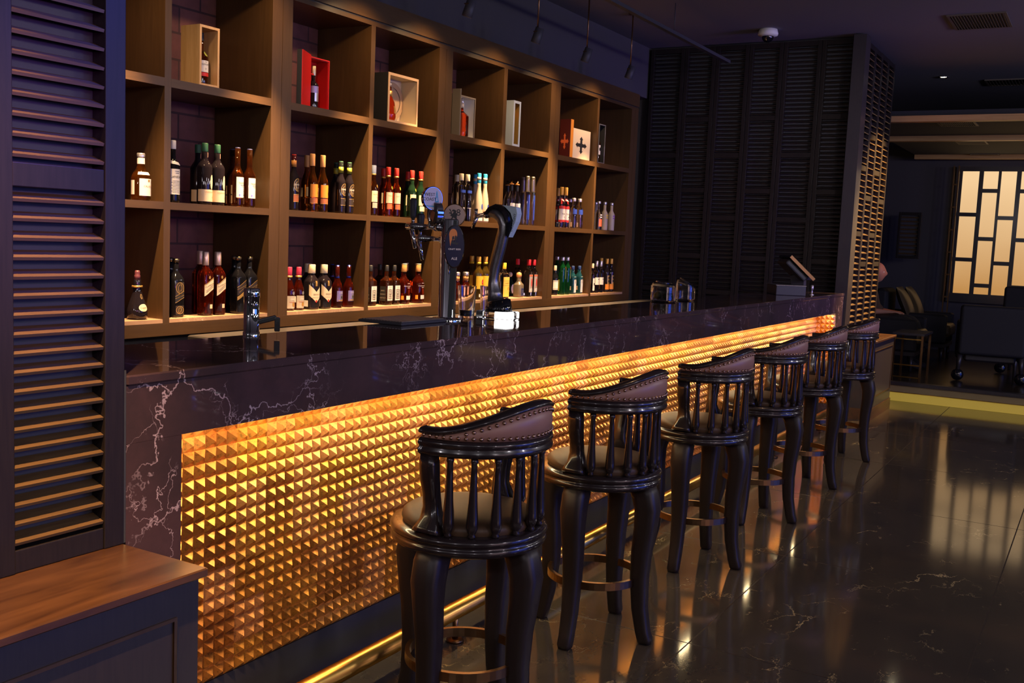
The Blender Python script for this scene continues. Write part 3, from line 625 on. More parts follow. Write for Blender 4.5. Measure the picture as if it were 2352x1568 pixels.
# --- stone shelf
put(bottle('b18', 'cognac_decanter', 'curvy dark cognac decanter with gold collar and cream oval label', 'bottle', .228, .047, 'dark', cap=(.80, 1., .016, 'maroon', [(.9, 0), (.85, .5), (.7, .55), (.8, .75), (.6, 1.)]), cap2=(.655, .69, .0245, 'goldfoil'),
  rings=[(.80, 0), (.97, .04), (1., .12), (.97, .2), (.80, .33), (.56, .47), (.42, .58), (.40, .65), (.36, .74), (.33, .80), (.32, .81)], labels=[('o', 2, .245, .026, .0175, 'cream', 'oval_label'), ('t', 'Cognac', 2, .245, .012, 'copperp'), ('o', 2, .47, .010, .012, 'goldfoil'), ('o', 2, .47, .008, .010, 'ink')]), BOT, [(.583, F)])
sqprofile = dict(sq=7., sh=(.63, .80), rn=.0135)
put(bottle('b19', W, 'square black whisky bottle with gilt printed label, beside the first divider', 'bottle', .284, .031, 'black', cap=(.905, 1., .0165, 'goldblack', knob),
  labels=[('p', 0, 78, .05, .20, 'darklabel'), ('o', 0, .125, .020, .020, 'goldfoil'), ('o', 0, .125, .0175, .0175, 'ink'), ('t', '12', 0, .125, .018, 'goldfoil'), ('p', 0, 80, .38, .60, 'darklabel'), ('o', 0, .50, .021, .028, 'goldfoil'), ('o', 0, .50, .0185, .026, 'darklabel'),
          ('p', 0, 84, .30, .40, 'ink', .09), ('b', 0, 84, .40, .41, 'goldfoil', .09), ('b', 0, 84, .29, .30, 'goldfoil', .09), ('t', 'BLACK LABEL', 0, .35, .0075, 'goldfoil', .34)], **sqprofile), BOT, [(.810, F), (.878, B2)], whos=['in front', 'half hidden behind'])
put(bottle('b20', W, 'square orange red whisky bottle with slanting cream label and silver cap', 'bottle', .319, .031, 'red', cap=(.785, 1., .0165, 'rosecap'),
  labels=[('p', 0, 96, .365, .545, 'cream', .12), ('b', 0, 96, .53, .545, 'goldfoil', .12), ('t', 'PLATINUM', 0, .475, .0095, 'ink', .42)]+[('b', 0, 70, .43, .436, 'ink', .087), ('b', 0, 70, .405, .411, 'ink', .087), ('p', 18, 26, .11, .175, 'cream'), ('o', 0, .60, .006, .008, 'goldfoil')], **sqprofile), BOT, [(.999, F), (1.081, F), (1.07, B2)])
put(bottle('b21', W, 'square black whisky bottle with slanting gold striped label', 'bottle', .297, .0325, 'black', cap=(.90, 1., .0165, 'goldblack', knob),
  labels=[('p', 0, 96, .38, .53, 'darklabel', .13), ('b', 0, 96, .525, .535, 'goldfoil', .13), ('t', 'DOUBLE BLACK', 0, .465, .0075, 'goldfoil', .43), ('b', 0, 70, .42, .426, 'goldfoil', .095), ('p', 0, 96, .30, .365, 'goldfoil', .13)], **sqprofile), BOT, [(1.222, F), (1.302, F), (1.306, B2)])
put(bottle('b22', W, 'rounded whisky bottle with wine red cap and ornate pale label', 'bottle', .24, .0315, 'red', sh=(.44, .74), rn=.0145, cap=(.80, 1., .0155, 'wine'), cap2=(.755, .80, .0175, 'goldfoil'),
  labels=[('p', 8, 140, .05, .34, 'greylabel'), ('t', 'CHIVAS', 8, .26, .012, 'white'), ('b', 8, 100, .19, .20, 'copperp'), ('o', 8, .14, .010, .012, 'goldfoil'), ('o', 8, .40, .009, .010, 'silver'), ('p', -80, 20, .18, .32, 'white')]), BOT, [(1.682, F), (1.606, F)], whos=['right of its pair', 'against the wide pillar'])
put(bottle('b23', W, 'dark rectangular whisky bottle with large cream cap and pointed cream label', 'bottle', .254, .0385, 'dark', sq=4.5, sh=(.60, .80), rn=.0165, cap=(.80, 1., .0215, 'cream'),
  labels=[('p', 0, 130, .32, .56, 'cream', 0, .17), ('t', "Ballantine's", 0, .34, .0115, 'ink', 0, .8), ('b', 0, 80, .265, .269, 'ink'), ('o', 0, .185, .006, .008, 'redp'), ('p', 0, 22, .52, .64, 'goldfoil'), ('p', -95, 45, .06, .2, 'white')]), BOT, [(1.789, F), (1.894, F), (1.886, B2)])
put(bottle('b24', W, 'whisky bottle with long blue cap and blue silver ornate label', 'bottle', .249, .0325, 'red', sh=(.46, .72), rn=.0135, cap=(.70, 1., .0135, 'royalcap', [(1.1, 0), (1., .1), (.95, .45), (.75, .5), (.9, .55), (.9, 1)]),
  labels=[('p', 8, 115, .15, .40, 'violetlabel'), ('t', 'CHIVAS', 8, .35, .0105, 'white'), ('o', 8, .25, .012, .014, 'silver'), ('o', 8, .25, .008, .010, 'ink'), ('b', 8, 80, .16, .19, 'goldfoil')]), BOT, [(2.014, F), (2.117, F), (2.102, B2)])
put(bottle('b25', W, 'square amber whisky bottle with black cap and black and white label', 'bottle', .248, .0325, 'brown', sq=6., sh=(.60, .74), rn=.0125, cap=(.85, 1., .0135, 'ink'),
  labels=[('p', 0, 84, .10, .50, 'ink'), ('b', 0, 76, .115, .485, 'white'), ('b', 0, 66, .14, .40, 'ink'), ('t', 'OLD', 0, .445, .012, 'ink'), ('o', 0, .335, .010, .012, 'white'), ('t', '7', 0, .335, .013, 'ink'), ('t', 'Tennessee', 0, .24, .0095, 'white', 0, .62), ('t', 'WHISKEY', 0, .185, .0095, 'white', 0, .62),
          ('p', -90, 70, .10, .47, 'ink'), ('t', 'JACK', -90, .36, .011, 'greylabel'), ('t', "DANIEL'S", -90, .27, .009, 'greylabel'), ('t', 'OLD No.7', -90, .18, .009, 'greylabel')]), BOT, [(2.487, F), (2.566, F), (2.565, B2), (2.325, F)], whos=['front left', 'front right', 'at the rear', 'by the divider'])
put(bottle('b26', W, 'round shouldered red bourbon bottle with amber stopper', 'bottle', .256, .0395, 'red', sq=3., sh=(.52, .72), rn=.016, cap=(.80, 1., .0195, 'amberstop'), cap2=(.985, 1.005, .020, 'cream'),
  labels=[('t', 'WOODFORD RESERVE', 5, .445, .0085, 'white', 0, .85), ('b', 5, 34, .51, .52, 'white'), ('b', 5, 34, .40, .41, 'white'), ('p', 8, 62, .11, .21, 'white'), ('p', -60, 24, .11, .21, 'orange_p')]), BOT, [(2.668, F), (2.824, F), (2.842, B2)])
put(bottle('b27', 'rum_bottle', 'squat red rum bottle with wide silver cap and pink side labels', 'bottle', .199, .037, 'red', sq=4., sh=(.42, .66), rn=.0195, cap=(.865, 1., .0225, 'silver'), cap2=(.70, .86, .0205, 'tancap'),
  labels=[('p', -20, 36, .08, .36, 'pinklabel'), ('p', 28, 40, .08, .36, 'pinklabel')]), BOT, [(3.288, F), (3.402, F)])
put(bottle('b28', 'rum_bottle', 'golden rum bottle with gold cap and bright yellow label', 'bottle', .308, .0375, 'gold', sh=(.60, .78), rn=.0145, cap=(.87, 1., .0165, 'orange_gold'), cap2=(.82, .87, .0175, 'yellow_p'),
  labels=[('p', 5, 165, .25, .55, 'yellow_p'), ('o', 12, .41, .0165, .020, 'redp'), ('t', 'CLUB', 12, .41, .011, 'white'), ('p', 5, 90, .06, .13, 'white')]), BOT, [(3.566, F), (3.658, F), (3.655, B2)])
put(bottle('b29', 'gin_bottle', 'yellow gin bottle with yellow cap, right of the curved beer tower', 'bottle', .263, .0375, 'clear', sq=3.5, sh=(.62, .82), rn=.0145, cap=(.82, 1., .0165, 'yellow_p'),
  labels=[('p', 0, 120, .04, .60, 'yelgin'), ('b', 0, 120, .49, .495, 'ink'), ('b', 0, 120, .36, .365, 'ink'), ('t', "GORDON'S", 5, .43, .0125, 'ink'), ('o', 10, .28, .010, .012, 'orange_p')]), BOT, [(3.928, F)])
put(bottle('b30', 'tequila_bottle', 'round green tequila bottle with ball stopper and oval white label', 'bottle', .184, .038, 'dkgreen', cap=(.80, 1., .018, 'cream', [(.5, 0), (.9, .25), (1, .55), (.8, .85), (.3, 1)]),
  rings=[(.75, 0), (.95, .05), (1., .25), (.97, .42), (.72, .58), (.4, .68), (.38, .8)], labels=[('o', -10, .30, .022, .036, 'white', 'oval_label'), ('o', -10, .30, .006, .010, 'greylabel')]), BOT, [(4.235, 2.08)])
put(bottle('b31', 'tequila_bottle', 'smoky grey tequila bottle with round cork stopper', 'bottle', .191, .0355, 'smoke', sq=3.5, sh=(.48, .66), rn=.0165, cap=(.76, 1., .0215, 'tancap', [(.6, 0), (.9, .2), (1, .5), (.85, .85), (.3, 1)]),
  labels=[('p', 10, 70, .06, .36, 'navycap'), ('b', 10, 45, .26, .275, 'silver'), ('b', 10, 45, .20, .215, 'silver')]), BOT, [(4.155, F)])
put(bottle('b32', 'gin_bottle', 'clear gin bottle with bright red cap and red figure label', 'bottle', .288, .0285, 'clear', sq=4., sh=(.66, .78), rn=.0145, cap=(.84, 1., .0165, 'redcap'),
  labels=[('p', 4, 100, .12, .60, 'greylabel'), ('b', 4, 100, .55, .59, 'vermil'), ('o', 10, .38, .008, .034, 'redp'), ('b', 4, 70, .14, .22, 'white'), ('o', 8, .18, .004, .004, 'ink')]), BOT, [(4.303, F), (4.381, F), (4.345, 2.08)])
put(bottle('b33', 'liqueur_bottle', 'small black liqueur bottle with white label and red seal', 'bottle', .24, .0285, 'black', sh=(.54, .78), rn=.0125, cap=(.83, 1., .013, 'cream'),
  labels=[('p', 0, 170, .18, .50, 'white'), ('b', 0, 170, .46, .47, 'ink'), ('b', 0, 170, .21, .22, 'ink'), ('o', 45, .64, .012, .014, 'redp')]), BOT, [(4.745, F)])
put(bottle('b34', 'gin_bottle', 'tall green gin bottle with silver cap and red seal', 'bottle', .311, .0315, 'green', sh=(.70, .84), rn=.014, cap=(.90, 1., .0175, 'silver'),
  labels=[('p', 25, 22, .42, .69, 'cream'), ('o', 25, .71, .009, .012, 'redp'), ('p', -110, 30, .1, .4, 'greenp')]), BOT, [(4.869, F), (4.956, F), (4.994, B2)])
put(bottle('b35', 'gin_bottle', 'pale blue square gin bottle with tall white label', 'bottle', .237, .0305, 'blue', sq=4.5, sh=(.58, .80), rn=.015, cap=(.86, 1., .0165, 'darkblue'),
  labels=[('p', 8, 80, .06, .62, 'white'), ('o', 8, .45, .008, .020, 'greylabel'), ('p', 20, 30, .80, .97, 'white'), ('p', -95, 40, .14, .28, 'cream')]), BOT, [(5.06, F), (5.184, F)])
put(bottle('b36', 'rum_bottle', 'clear rum bottle with white cap and white label', 'bottle', .28, .030, 'clear', sh=(.60, .76), rn=.0135, cap=(.82, 1., .0155, 'silver'),
  labels=[('p', 5, 160, .25, .48, 'white'), ('b', 5, 60, .42, .44, 'ink'), ('b', 5, 80, .31, .315, 'silver'), ('o', 12, .16, .010, .014, 'ink'), ('o', 12, .68, .008, .010, 'bluep')]), BOT, [(5.523, F), (5.612, F)])
put(bottle('b37', 'rum_bottle', 'dark rum bottle with gold cap and orange gold label', 'bottle', .301, .030, 'dark', sh=(.58, .76), rn=.013, cap=(.84, 1., .0155, 'orange_gold'),
  labels=[('p', 5, 160, .08, .24, 'orange_p'), ('p', 8, 100, .24, .50, 'goldfoil'), ('b', 8, 70, .40, .46, 'ink'), ('b', 8, 70, .30, .36, 'ink')]), BOT, [(5.736, F), (5.829, F), (5.862, B2)])
put(bottle('b38', 'rum_bottle', 'slim clear rum bottle with pale label, against the last divider', 'bottle', .257, .025, 'clear', sh=(.60, .78), rn=.012, cap=(.84, 1., .013, 'cream'),
  labels=[('p', 10, 110, .08, .50, 'white'), ('b', 10, 60, .26, .34, 'ink')]), BOT, [(5.445, F)])
# ------------------------------------------------------------------ boxed bottles on the top shelf
TOP = Z1T+.0006
def show_box(name, label, x0, x1, yf, dep, h, outer, frame, lining, fw=.012, mat_wood=False):
    t = thing(name, label, 'gift box', ((x0+x1)/2, yf+dep/2, TOP), 'gift boxes on the top shelf'); w = .009
    m = MB(); y1 = yf+dep
    m.box(x0, x0+w, yf+.004, y1, TOP, TOP+h); m.box(x1-w, x1, yf+.004, y1, TOP, TOP+h); m.box(x0+w, x1-w, yf+.004, y1, TOP, TOP+w); m.box(x0+w, x1-w, yf+.004, y1, TOP+h-w, TOP+h); m.box(x0+w, x1-w, y1-w, y1, TOP+w, TOP+h-w)
    m.build('case', M[outer], t)
    m = MB(); a = w
    m.box(x0, x0+fw, yf, yf+.0038, TOP, TOP+h); m.box(x1-fw, x1, yf, yf+.0038, TOP, TOP+h); m.box(x0+fw, x1-fw, yf, yf+.0038, TOP, TOP+fw); m.box(x0+fw, x1-fw, yf, yf+.0038, TOP+h-fw, TOP+h); m.build('front_frame', M[frame], t)
    m = MB(); e = .0012
    m.box(x0+w+e, x1-w-e, y1-w-.003, y1-w-.0005, TOP+w+e, TOP+h-w-e); m.box(x0+w+.0003, x0+w+e, yf+.006, y1-w-.003, TOP+w+e, TOP+h-w-e); m.box(x1-w-e, x1-w-.0003, yf+.006, y1-w-.003, TOP+w+e, TOP+h-w-e)
    m.box(x0+w+e, x1-w-e, yf+.006, y1-w-.003, TOP+w+.0002, TOP+w+e); m.box(x0+w+e, x1-w-e, yf+.006, y1-w-.003, TOP+h-w-e, TOP+h-w-.0002)
    m.build('lining', M[lining], t); return t
def boxed(p, x, y, g='boxed bottles'): p.location = (x, y, TOP+.0108); p['group'] = 'bottles in the gift boxes'
M['oak'] = wood('pale_oak', (.54, .32, .13), (.72, .46, .21), .45, 'z', 4., stretch=9.)
show_box('presentation_box', 'pale oak open fronted box holding a whisky bottle, top left', .904, 1.03, 1.91, .13, .288, 'oak', 'oak', 'oak')
boxed(bottle('x1', W, 'dark whisky bottle with white label inside the pale oak box', 'bottle', .25, .036, 'brown', sh=(.52, .68), rn=.0135, cap=(.84, 1., .0145, 'ink'), labels=[('p', 0, 150, .24, .46, 'white'), ('t', 'THE', 0, .43, .007, 'ink'), ('t', 'GLENLIVET', 0, .385, .0115, 'ink', 0, .8), ('t', '21', 0, .30, .012, 'ink'), ('p', 0, 150, .16, .23, 'redp'), ('o', 15, .59, .013, .012, 'greenp')]), .962, 1.966)
rb = show_box('presentation_box', 'bright red open cabinet box holding a dark bottle', 1.757, 1.918, 1.97, .10, .285, 'redbox', 'redbox', 'redbox', .006)
h0 = Vector((1.756, 1.968, TOP+.146)); h1 = Vector((1.606, 1.892, TOP+.146)); du = (h1-h0).normalized(); dn = Vector((-du.y, du.x, 0))
m = MB(); m.obox((h0+h1)/2, du, dn, (0, 0, 1), .084, .003, .1455); m.build('door', M['redbox'], rb)
sgn = 1 if dn.y > 0 else -1
m = MB(); m.obox((h0+h1)/2+dn*sgn*.0165, du, dn, (0, 0, 1), .084, .0133, .1455); tag(m.build('door_cover', M['ink'], rb), 'black outer cover')
MB().box(1.768, 1.806, 1.985, 2.05, TOP+.19, TOP+.196).build('neck_rest', M['redbox'], rb)
boxed(bottle('x2', W, 'dark ornate whisky bottle inside the red box', 'bottle', .235, .03, 'dark', sh=(.55, .66), rn=.012, cap=(.77, 1., .0145, 'goldsilver'), labels=[('p', 0, 160, .36, .52, 'violetlabel'), ('p', 5, 70, .16, .36, 'silver')]), 1.835, 2.016)
bx3 = show_box('presentation_box', 'brown framed display box holding a golden decanter', 2.39, 2.70, 1.91, .14, .298, 'ink', 'tanframe', 'cream', .016)
m = MB(); m.lathe([(.0, 0), (.118, 0), (.118, .010), (.0, .010)], 40, (2.575, 2.024, TOP+.150), axis='y', smooth=False, cap=False); m.lathe([(.085, -.004), (.118, -.004), (.118, 0), (.085, 0)], 40, (2.575, 2.024, TOP+.150), axis='y', smooth=False, cap=False)
m.build('backing_disc', M['tanframe'], bx3)
boxed(bottle('x3', 'cognac_decanter', 'amber cognac decanter in front of a round tan disc', 'bottle', .245, .049, 'red', cap=(.86, 1., .02, 'glassy', [(.6, 0), (1, .4), (.9, .8), (.4, 1)]), cap2=(.62, .76, .024, 'goldfoil'), rings=[(.7, 0), (.9, .03), (1., .12), (.95, .3), (.80, .48), (.52, .6), (.40, .66), (.38, .86)], labels=[('p', 20, 40, .2, .38, 'goldfoil')]), 2.465, 1.966)
gb = show_box('presentation_box', 'grey box with white lining and open lid, holding a square decanter', 3.168, 3.445, 1.955, .10, .283, 'greybox', 'greybox', 'white', .010)
m = MB(); m.box(3.150, 3.160, 1.888, 1.953, TOP, TOP+.308); m.build('door', M['greybox'], gb)
boxed(bottle('x4', 'whisky_decanter', 'square red whisky decanter in the white lined grey box', 'bottle', .258, .040, 'red', sq=6., sh=(.54, .70), rn=.011, cap=(.74, 1., .012, 'glassy', [(.8, 0), (1.1, .2), (1.3, .35), (.9, .5), (1.2, .7), (1.2, 1)]), labels=[('b', 0, 12, .08, .3, 'ink')]), 3.345, 2.002)
show_box('presentation_box', 'pale blue grey box with narrow window, behind the thin divider', 3.893, 3.998, 1.91, .11, .332, 'bluegrey', 'bluegrey', 'goldfoil', .019)
boxed(bottle('x5', W, 'dark whisky bottle inside the pale blue grey box', 'bottle', .25, .028, 'dark', sh=(.60, .78), rn=.012, cap=(.86, 1., .0145, 'vermil'), labels=[('p', 0, 150, .36, .56, 'darklabel', .06), ('b', 0, 150, .55, .57, 'goldfoil', .06), ('b', 0, 150, .36, .38, 'goldfoil', .06)]), 3.945, 1.962)
# the black cross box
cb = thing('cognac_box', 'cream fronted box with black cross and orange edged open door', 'gift box', (5.04, 1.97, TOP), 'gift boxes on the top shelf')
m = MB(); m.box(4.902, 5.240, 1.937, 2.09, TOP, TOP+.250, b=.003); m.build('case', M['ink'], cb)
MB().box(4.905, 5.222, 1.930, 1.9365, TOP+.004, TOP+.246).build('front_panel', M['cream'], cb)
crs = [(.0, .072), (.024, .046), (.013, .046), (.014, .015), (.046, .013), (.046, .024), (.074, 0.)]
crs = crs+[(x, -z) for x, z in crs[::-1][1:]]; crs = crs+[(-x, z) for x, z in crs[::-1][1:-1]]
MB().prism([(-a*1.4, b) for a, b in crs], (5.055, 1.9298, TOP+.118), (-1, 0, 0), (0, 0, 1), .0012).build('cross_emblem', M['ink'], cb)
MB().box(4.778, 4.826, 1.8925, 1.99, TOP, TOP+.302, b=.001).build('door', M['maroonbox'], cb)
tag(MB().box(4.779, 4.825, 1.8895, 1.892, TOP+.001, TOP+.301).build('door_edge', M['orange_p'], cb), 'orange edge')
m = MB(); m.prism([(a*.5, b*.9) for a, b in crs], (4.7776, 1.942, TOP+.125), (0, -1, 0), (0, 0, 1), .001); m.build('door_emblem', M['vermil'], cb)
m = MB(); m.box(5.2405, 5.246, 1.95, 1.98, TOP+.11, TOP+.135); tag(m.build('pull_tab', M['redp'], cb), 'red pull tab')
show_box('presentation_box', 'silver edged box holding a bottle, last on the top shelf', 5.345, 5.475, 1.91, .11, .331, 'ink', 'silver', 'ink', .008)
boxed(bottle('x7', W, 'bottle with silver white label inside the silver edged box', 'bottle', .29, .036, 'brown', sh=(.55, .72), rn=.0135, cap=(.82, 1., .0155, 'silver'), labels=[('p', 0, 150, .22, .5, 'white'), ('o', 0, .38, .012, .016, 'ink')]), 5.41, 1.962)
# ------------------------------------------------------------------ things on the bar
TZ = 1.1003
tp = thing('soda_tap', 'short chrome tap column with angled spout near the left end of the bar', 'tap', (-.185, .47, TZ))
m = MB(); cx, cy = -.185, .47
m.lathe([(.0275, TZ), (.0275, TZ+.012), (.0255, TZ+.013), (.0255, TZ+.125), (.0262, TZ+.1265), (.0262, TZ+.155), (.024, TZ+.157), (.0, TZ+.158)], 32, (cx, cy, 0), cap=False); m.build('column', M['chrome'], tp)
rd = Vector((.72, -.69, 0)); q = MB(); b0 = Vector((cx, cy, TZ+.045))
q.obox(b0+rd*.05+Vector((0, 0, .008)), rd+Vector((0, 0, .28)), (.69, .72, 0), (-.2, .2, 1), .032, .010, .008); q.obox(b0+rd*.083+Vector((0, 0, -.006)), rd, (.69, .72, 0), (0, 0, 1), .009, .011, .024); q.build('spout', M['chrome'], tp, bevel=.003)
# chrome draught tower
CX, CY = .905, .43
tw = thing('beer_tower', 'tall chrome cylindrical beer tower with round tap badges', 'beer tower', (CX, CY, TZ))
m = MB(); m.lathe([(.062, TZ), (.062, TZ+.008), (.058, TZ+.012), (.038, TZ+.013), (.0365, TZ+.016), (.0365, TZ+.418), (.034, TZ+.423), (0, TZ+.424)], 40, (CX, CY, 0), cap=False); m.build('column', M['chrome'], tw)
def tapset(z, ox, L_, hh, hr, name):
    a = (CX+ox, CY+.03, z); q = MB()
    q.tube([(CX+ox, CY+.025, z), (CX+ox, CY+.06, z), (CX+ox, CY+.0605, z), (CX+ox, CY+L_-.06, z), (CX+ox, CY+L_-.0595, z), (CX+ox, CY+L_, z)], [.016, .016, .011, .011, .0145, .0145], 18)
    q.tube([(CX+ox, CY+L_-.022, z), (CX+ox, CY+L_-.035, z-.05), (CX+ox, CY+L_-.045, z-.092)], [.011, .009, .0075], 14)
    t_ = q.build('faucet', M['chrome'], tw)
    h = MB(); h.tube([(CX+ox, CY+L_-.03, z+.012), (CX+ox, CY+L_-.03, z+.032)], .007, 12); h.build('handle_stem', M['chrome'], t_)
    h = MB(); h.tube([(CX+ox, CY+L_-.03, z+.032), (CX+ox, CY+L_-.03, z+.045), (CX+ox, CY+L_-.03, z+hh-.01), (CX+ox, CY+L_-.03, z+hh)], [.009, .013, hr, hr*.7], 16); h.build('tap_handle', M['black'], t_)
tapset(1.487, -.02, .205, .118, .0155, 'a'); tapset(1.438, .022, .195, .105, .018, 'b')
def badge(name, c, nrm, rx, rz, th, rim, face, draw=None, parent=tw):
    c = Vector(c); n_ = Vector(nrm).normalized(); u = Vector((0, 0, 1)).cross(n_).normalized(); w = Vector((0, 0, 1))
    pt = lambda a, b, d: c+u*a*rx+w*b*rz+n_*d
    q = MB(); k = 40; vs = []
    for d, f in ((-th/2, .9), (-th/2+.003, 1.), (th/2-.003, 1.), (th/2, .94)):
        for i in range(k): a = 2*pi*i/k; vs.append(pt(cos(a)*f, sin(a)*f, d))
    q.add(vs, [(j*k+i, j*k+(i+1) % k, (j+1)*k+(i+1) % k, (j+1)*k+i) for j in range(3) for i in range(k)]+[tuple(range(k-1, -1, -1)), tuple(range(3*k, 4*k))], False)
    b_ = q.build(name, M[rim], parent)
    q = MB(); q.add([pt(0, 0, th/2+.0006)]+[pt(cos(2*pi*i/k)*.92, sin(2*pi*i/k)*.92, th/2+.0006) for i in range(k)], [(0, 1+i, 1+(i+1) % k) for i in range(k)]); q.build('badge_face', M[face], b_)
    for mt, polys, texts in (draw or []):
        q = MB()
        for j_, pl in enumerate(polys): q.add([pt(a, b, th/2+.0012+.00005*j_) for a, b in pl], [tuple(range(len(pl)))])
        for s_, a, b, sz in texts: put_text(q, s_, lambda x, y, a=a, b=b: pt(a, b, th/2+.0015)+u*x+w*y, sz)
        q.build('badge_print', M[mt], b_)
    return b_
TOC = Vector((-3.5, -2.4, 0)).normalized()
M['lilac'] = simple('badge_lilac', (.62, .56, .70), .35); M['tanbadge'] = simple('badge_tan', (.50, .34, .26), .4); M['navy'] = simple('badge_navy', (.010, .014, .05), .18, coat=.5); M['moon'] = simple('badge_orange', (.85, .26, .05), .45)
M['ltblue'] = simple('crest_pale_blue', (.55, .68, .80), .35)
tri = [[(.12, -.62), (.30, .62), (.36, .62), (.22, -.62)], [(.30, .62), (.36, .62), (.62, -.62), (.50, -.62)], [(.26, .1), (.42, .1), (.42, .16), (.26, .16)], [(.20, -.25), (.50, -.25), (.50, -.19), (.20, -.19)], [(-.7, -.66), (.2, -.70), (.85, -.40), (.85, -.34), (.2, -.60), (-.7, -.60)]]
badge('tap_badge', (.852, .488, 1.604), (-.45, -.89, 0), .047, .050, .022, 'chrome', 'lilac', [('cyan', tri, []), ('ink', [], [('WEST', -.36, .30, .019), ('COAST', -.36, -.08, .019)])])
flower = [[(.0, .0), (.1, .5), (.35, .62), (.2, .2)], [(0, 0), (.2, .2), (.6, .1), (.5, -.2)], [(0, 0), (.5, -.2), (.2, -.7), (.0, -.4)], [(0, 0), (.0, -.4), (-.35, -.6), (-.3, -.1)], [(0, 0), (-.3, -.1), (-.5, .3), (-.1, .4)]]
badge('tap_badge', (.872, .482, 1.543), (-.93, .36, 0), .040, .052, .034, 'chrome', 'darklabel', [('copperp', flower, [])])
lion = [[(-.42, -.02), (-.2, .1), (-.05, .35), (.05, .45), (.15, .38), (.12, .22), (.22, .05), (.2, -.2), (.3, -.45), (.15, -.42), (.02, -.25), (-.1, -.2), (-.22, -.42), (-.36, -.40), (-.22, -.15), (-.3, -.08)],
        [(-.44, .25), (-.30, .22), (-.18, .08), (-.25, .02), (-.40, .14), (-.52, .14)], [(-.5, .5), (-.42, .55), (-.3, .36), (-.22, .2), (-.3, .2), (-.4, .36)], [(-.05, .35), (-.18, .30), (-.25, .42), (-.1, .5), (.05, .45)]]
badge('tap_badge', (.985, .462, 1.541), TOC, .0475, .0485, .020, 'bronze', 'tanbadge', [('ink', lion, [('8', .34, .22, .040), ('BEER', .15, -.62, .013)])])
moon = [(cos(a)*.40-.18, sin(a)*.26+.55) for a in [2*pi*i/24 for i in range(24)]]
moon2 = [(-.58, .55), (-.5, .2), (-.42, .02), (-.36, .2), (-.2, .5)]
hull = [[(-.38, .14), (.30, .08), (.36, .18), (.1, .2), (-.25, .24)], [(-.2, .2), (-.16, .52), (-.12, .2)], [(.02, .2), (.06, .6), (.1, .2)], [(-.3, .3), (-.05, .34), (-.08, .48), (-.26, .46)], [(-.05, .32), (.2, .30), (.16, .50), (.0, .5)]]
badge('tap_badge', (.840, .362, 1.411), (-.70, -.71, 0), .042, .089, .020, 'chrome', 'navy', [('moon', [moon, moon2], []), ('ink', hull, []), ('silver', [], [('CRAFT BEER', 0, -.12, .0095), ('ALE', 0, -.55, .015)])])
q = MB(); q.tube([(CX-.02, CY+.03, 1.497), (.872, .482, 1.497)], .008, 10); q.build('badge_arm', M['chrome'], tw)
q = MB(); q.tube([(CX-.02, CY-.02, 1.40), (.852, .372, 1.405)], .010, 10); q.build('badge_arm', M['chrome'], tw)
q = MB(); q.tube([(CX+.02, CY+.02, 1.500), (.985, .462, 1.500)], .008, 10); q.build('badge_arm', M['chrome'], tw)
q = MB(); q.tube([(CX-.01, CY+.035, 1.487), (.866, .505, 1.487), (.860, .503, 1.555)], .007, 10); q.build('badge_arm', M['chrome'], tw)
dt = thing('drip_tray', 'flat steel drip tray behind the chrome beer tower', 'drip tray', (.69, .49, TZ))
m = MB(); m.box(.53, .838, .385, .60, TZ, TZ+.012, b=.003); m.build('tray', M['black'], dt)
m = MB()
for i in range(14): m.box(.54, .828, .392+.0145*i, .400+.0145*i, TZ+.0122, TZ+.0145)
m.build('grille', M['steel'], dt)
# curved draught tower
c2 = thing('beer_tower', 'curved black and silver beer tower with pale blue crest on a lit clear block', 'beer tower', (1.17, .33, TZ))
def cob(px, py, dy=0.): return (1.17+dy, .33-(px-1147)*.00191/.865, TZ+(733-py)*.00191)
m = MB(); bx_ = (1.17, .345)
m.box(bx_[0]-.055, bx_[0]+.055, .26, .42, TZ, TZ+.036, b=.004); m.build('clear_block', M['glass'], c2)
m = MB(); m.box(1.148, 1.195, .285, .335, TZ+.004, TZ+.0345); LAMPBLK = m.build('lit_core', M['lampwhite'], c2)
m = MB(); k = 32; vs = []
for r, z, sl in ((.060, TZ+.0365, 0), (.059, TZ+.05, 0), (.050, TZ+.078, .25), (.040, TZ+.083, .28)):
    for i in range(k): a = 2*pi*i/k; vs.append((1.17+r*cos(a), .335+r*sin(a), z-sl*r*sin(a)))
m.add(vs, [(j*k+i, j*k+(i+1) % k, (j+1)*k+(i+1) % k, (j+1)*k+i) for j in range(3) for i in range(k)]+[tuple(range(k-1, -1, -1)), tuple(range(3*k, 4*k))], True); m.build('base', M['blackgl'], c2)
M['glitter'] = simple('flecked_silver', (.20, .19, .20), .3, .85, var=.8, vscale=320.)
P_ = [(1137, 690, .036), (1133, 672, .029), (1130, 655, .0235), (1130, 640, .0215), (1133, 615, .0225), (1138, 592, .0235), (1144, 566, .0235), (1149, 540, .0235), (1150, 520, .0245), (1145, 504, .0265), (1134, 493, .027), (1122, 490, .024), (1112, 493, .016)]
m = MB(); m.tube([cob(a, b) for a, b, r in P_], [(r*1.05, r) for a, b, r in P_], 22, up=(1, 0, 0)); m.build('curved_neck', M['glitter'], c2)
m = MB(); A_ = [(1108, 496), (1118, 480), (1135, 472), (1152, 478), (1166, 492), (1172, 508), (1170, 528), (1165, 546)]; B_ = [(1164, 544), (1162, 525), (1160, 510), (1154, 496), (1145, 487), (1135, 483), (1122, 488), (1112, 497)]
def flat(poly, th, dy=0.): 
    q = MB(); n = len(poly); q.add([cob(a, b, s_*th+dy) for s_ in (-1, 1) for a, b in poly], [tuple(range(n)), tuple(range(2*n-1, n-1, -1))]+[(i, n+i, n+(i+1) % n, (i+1) % n) for i in range(n)]); return q
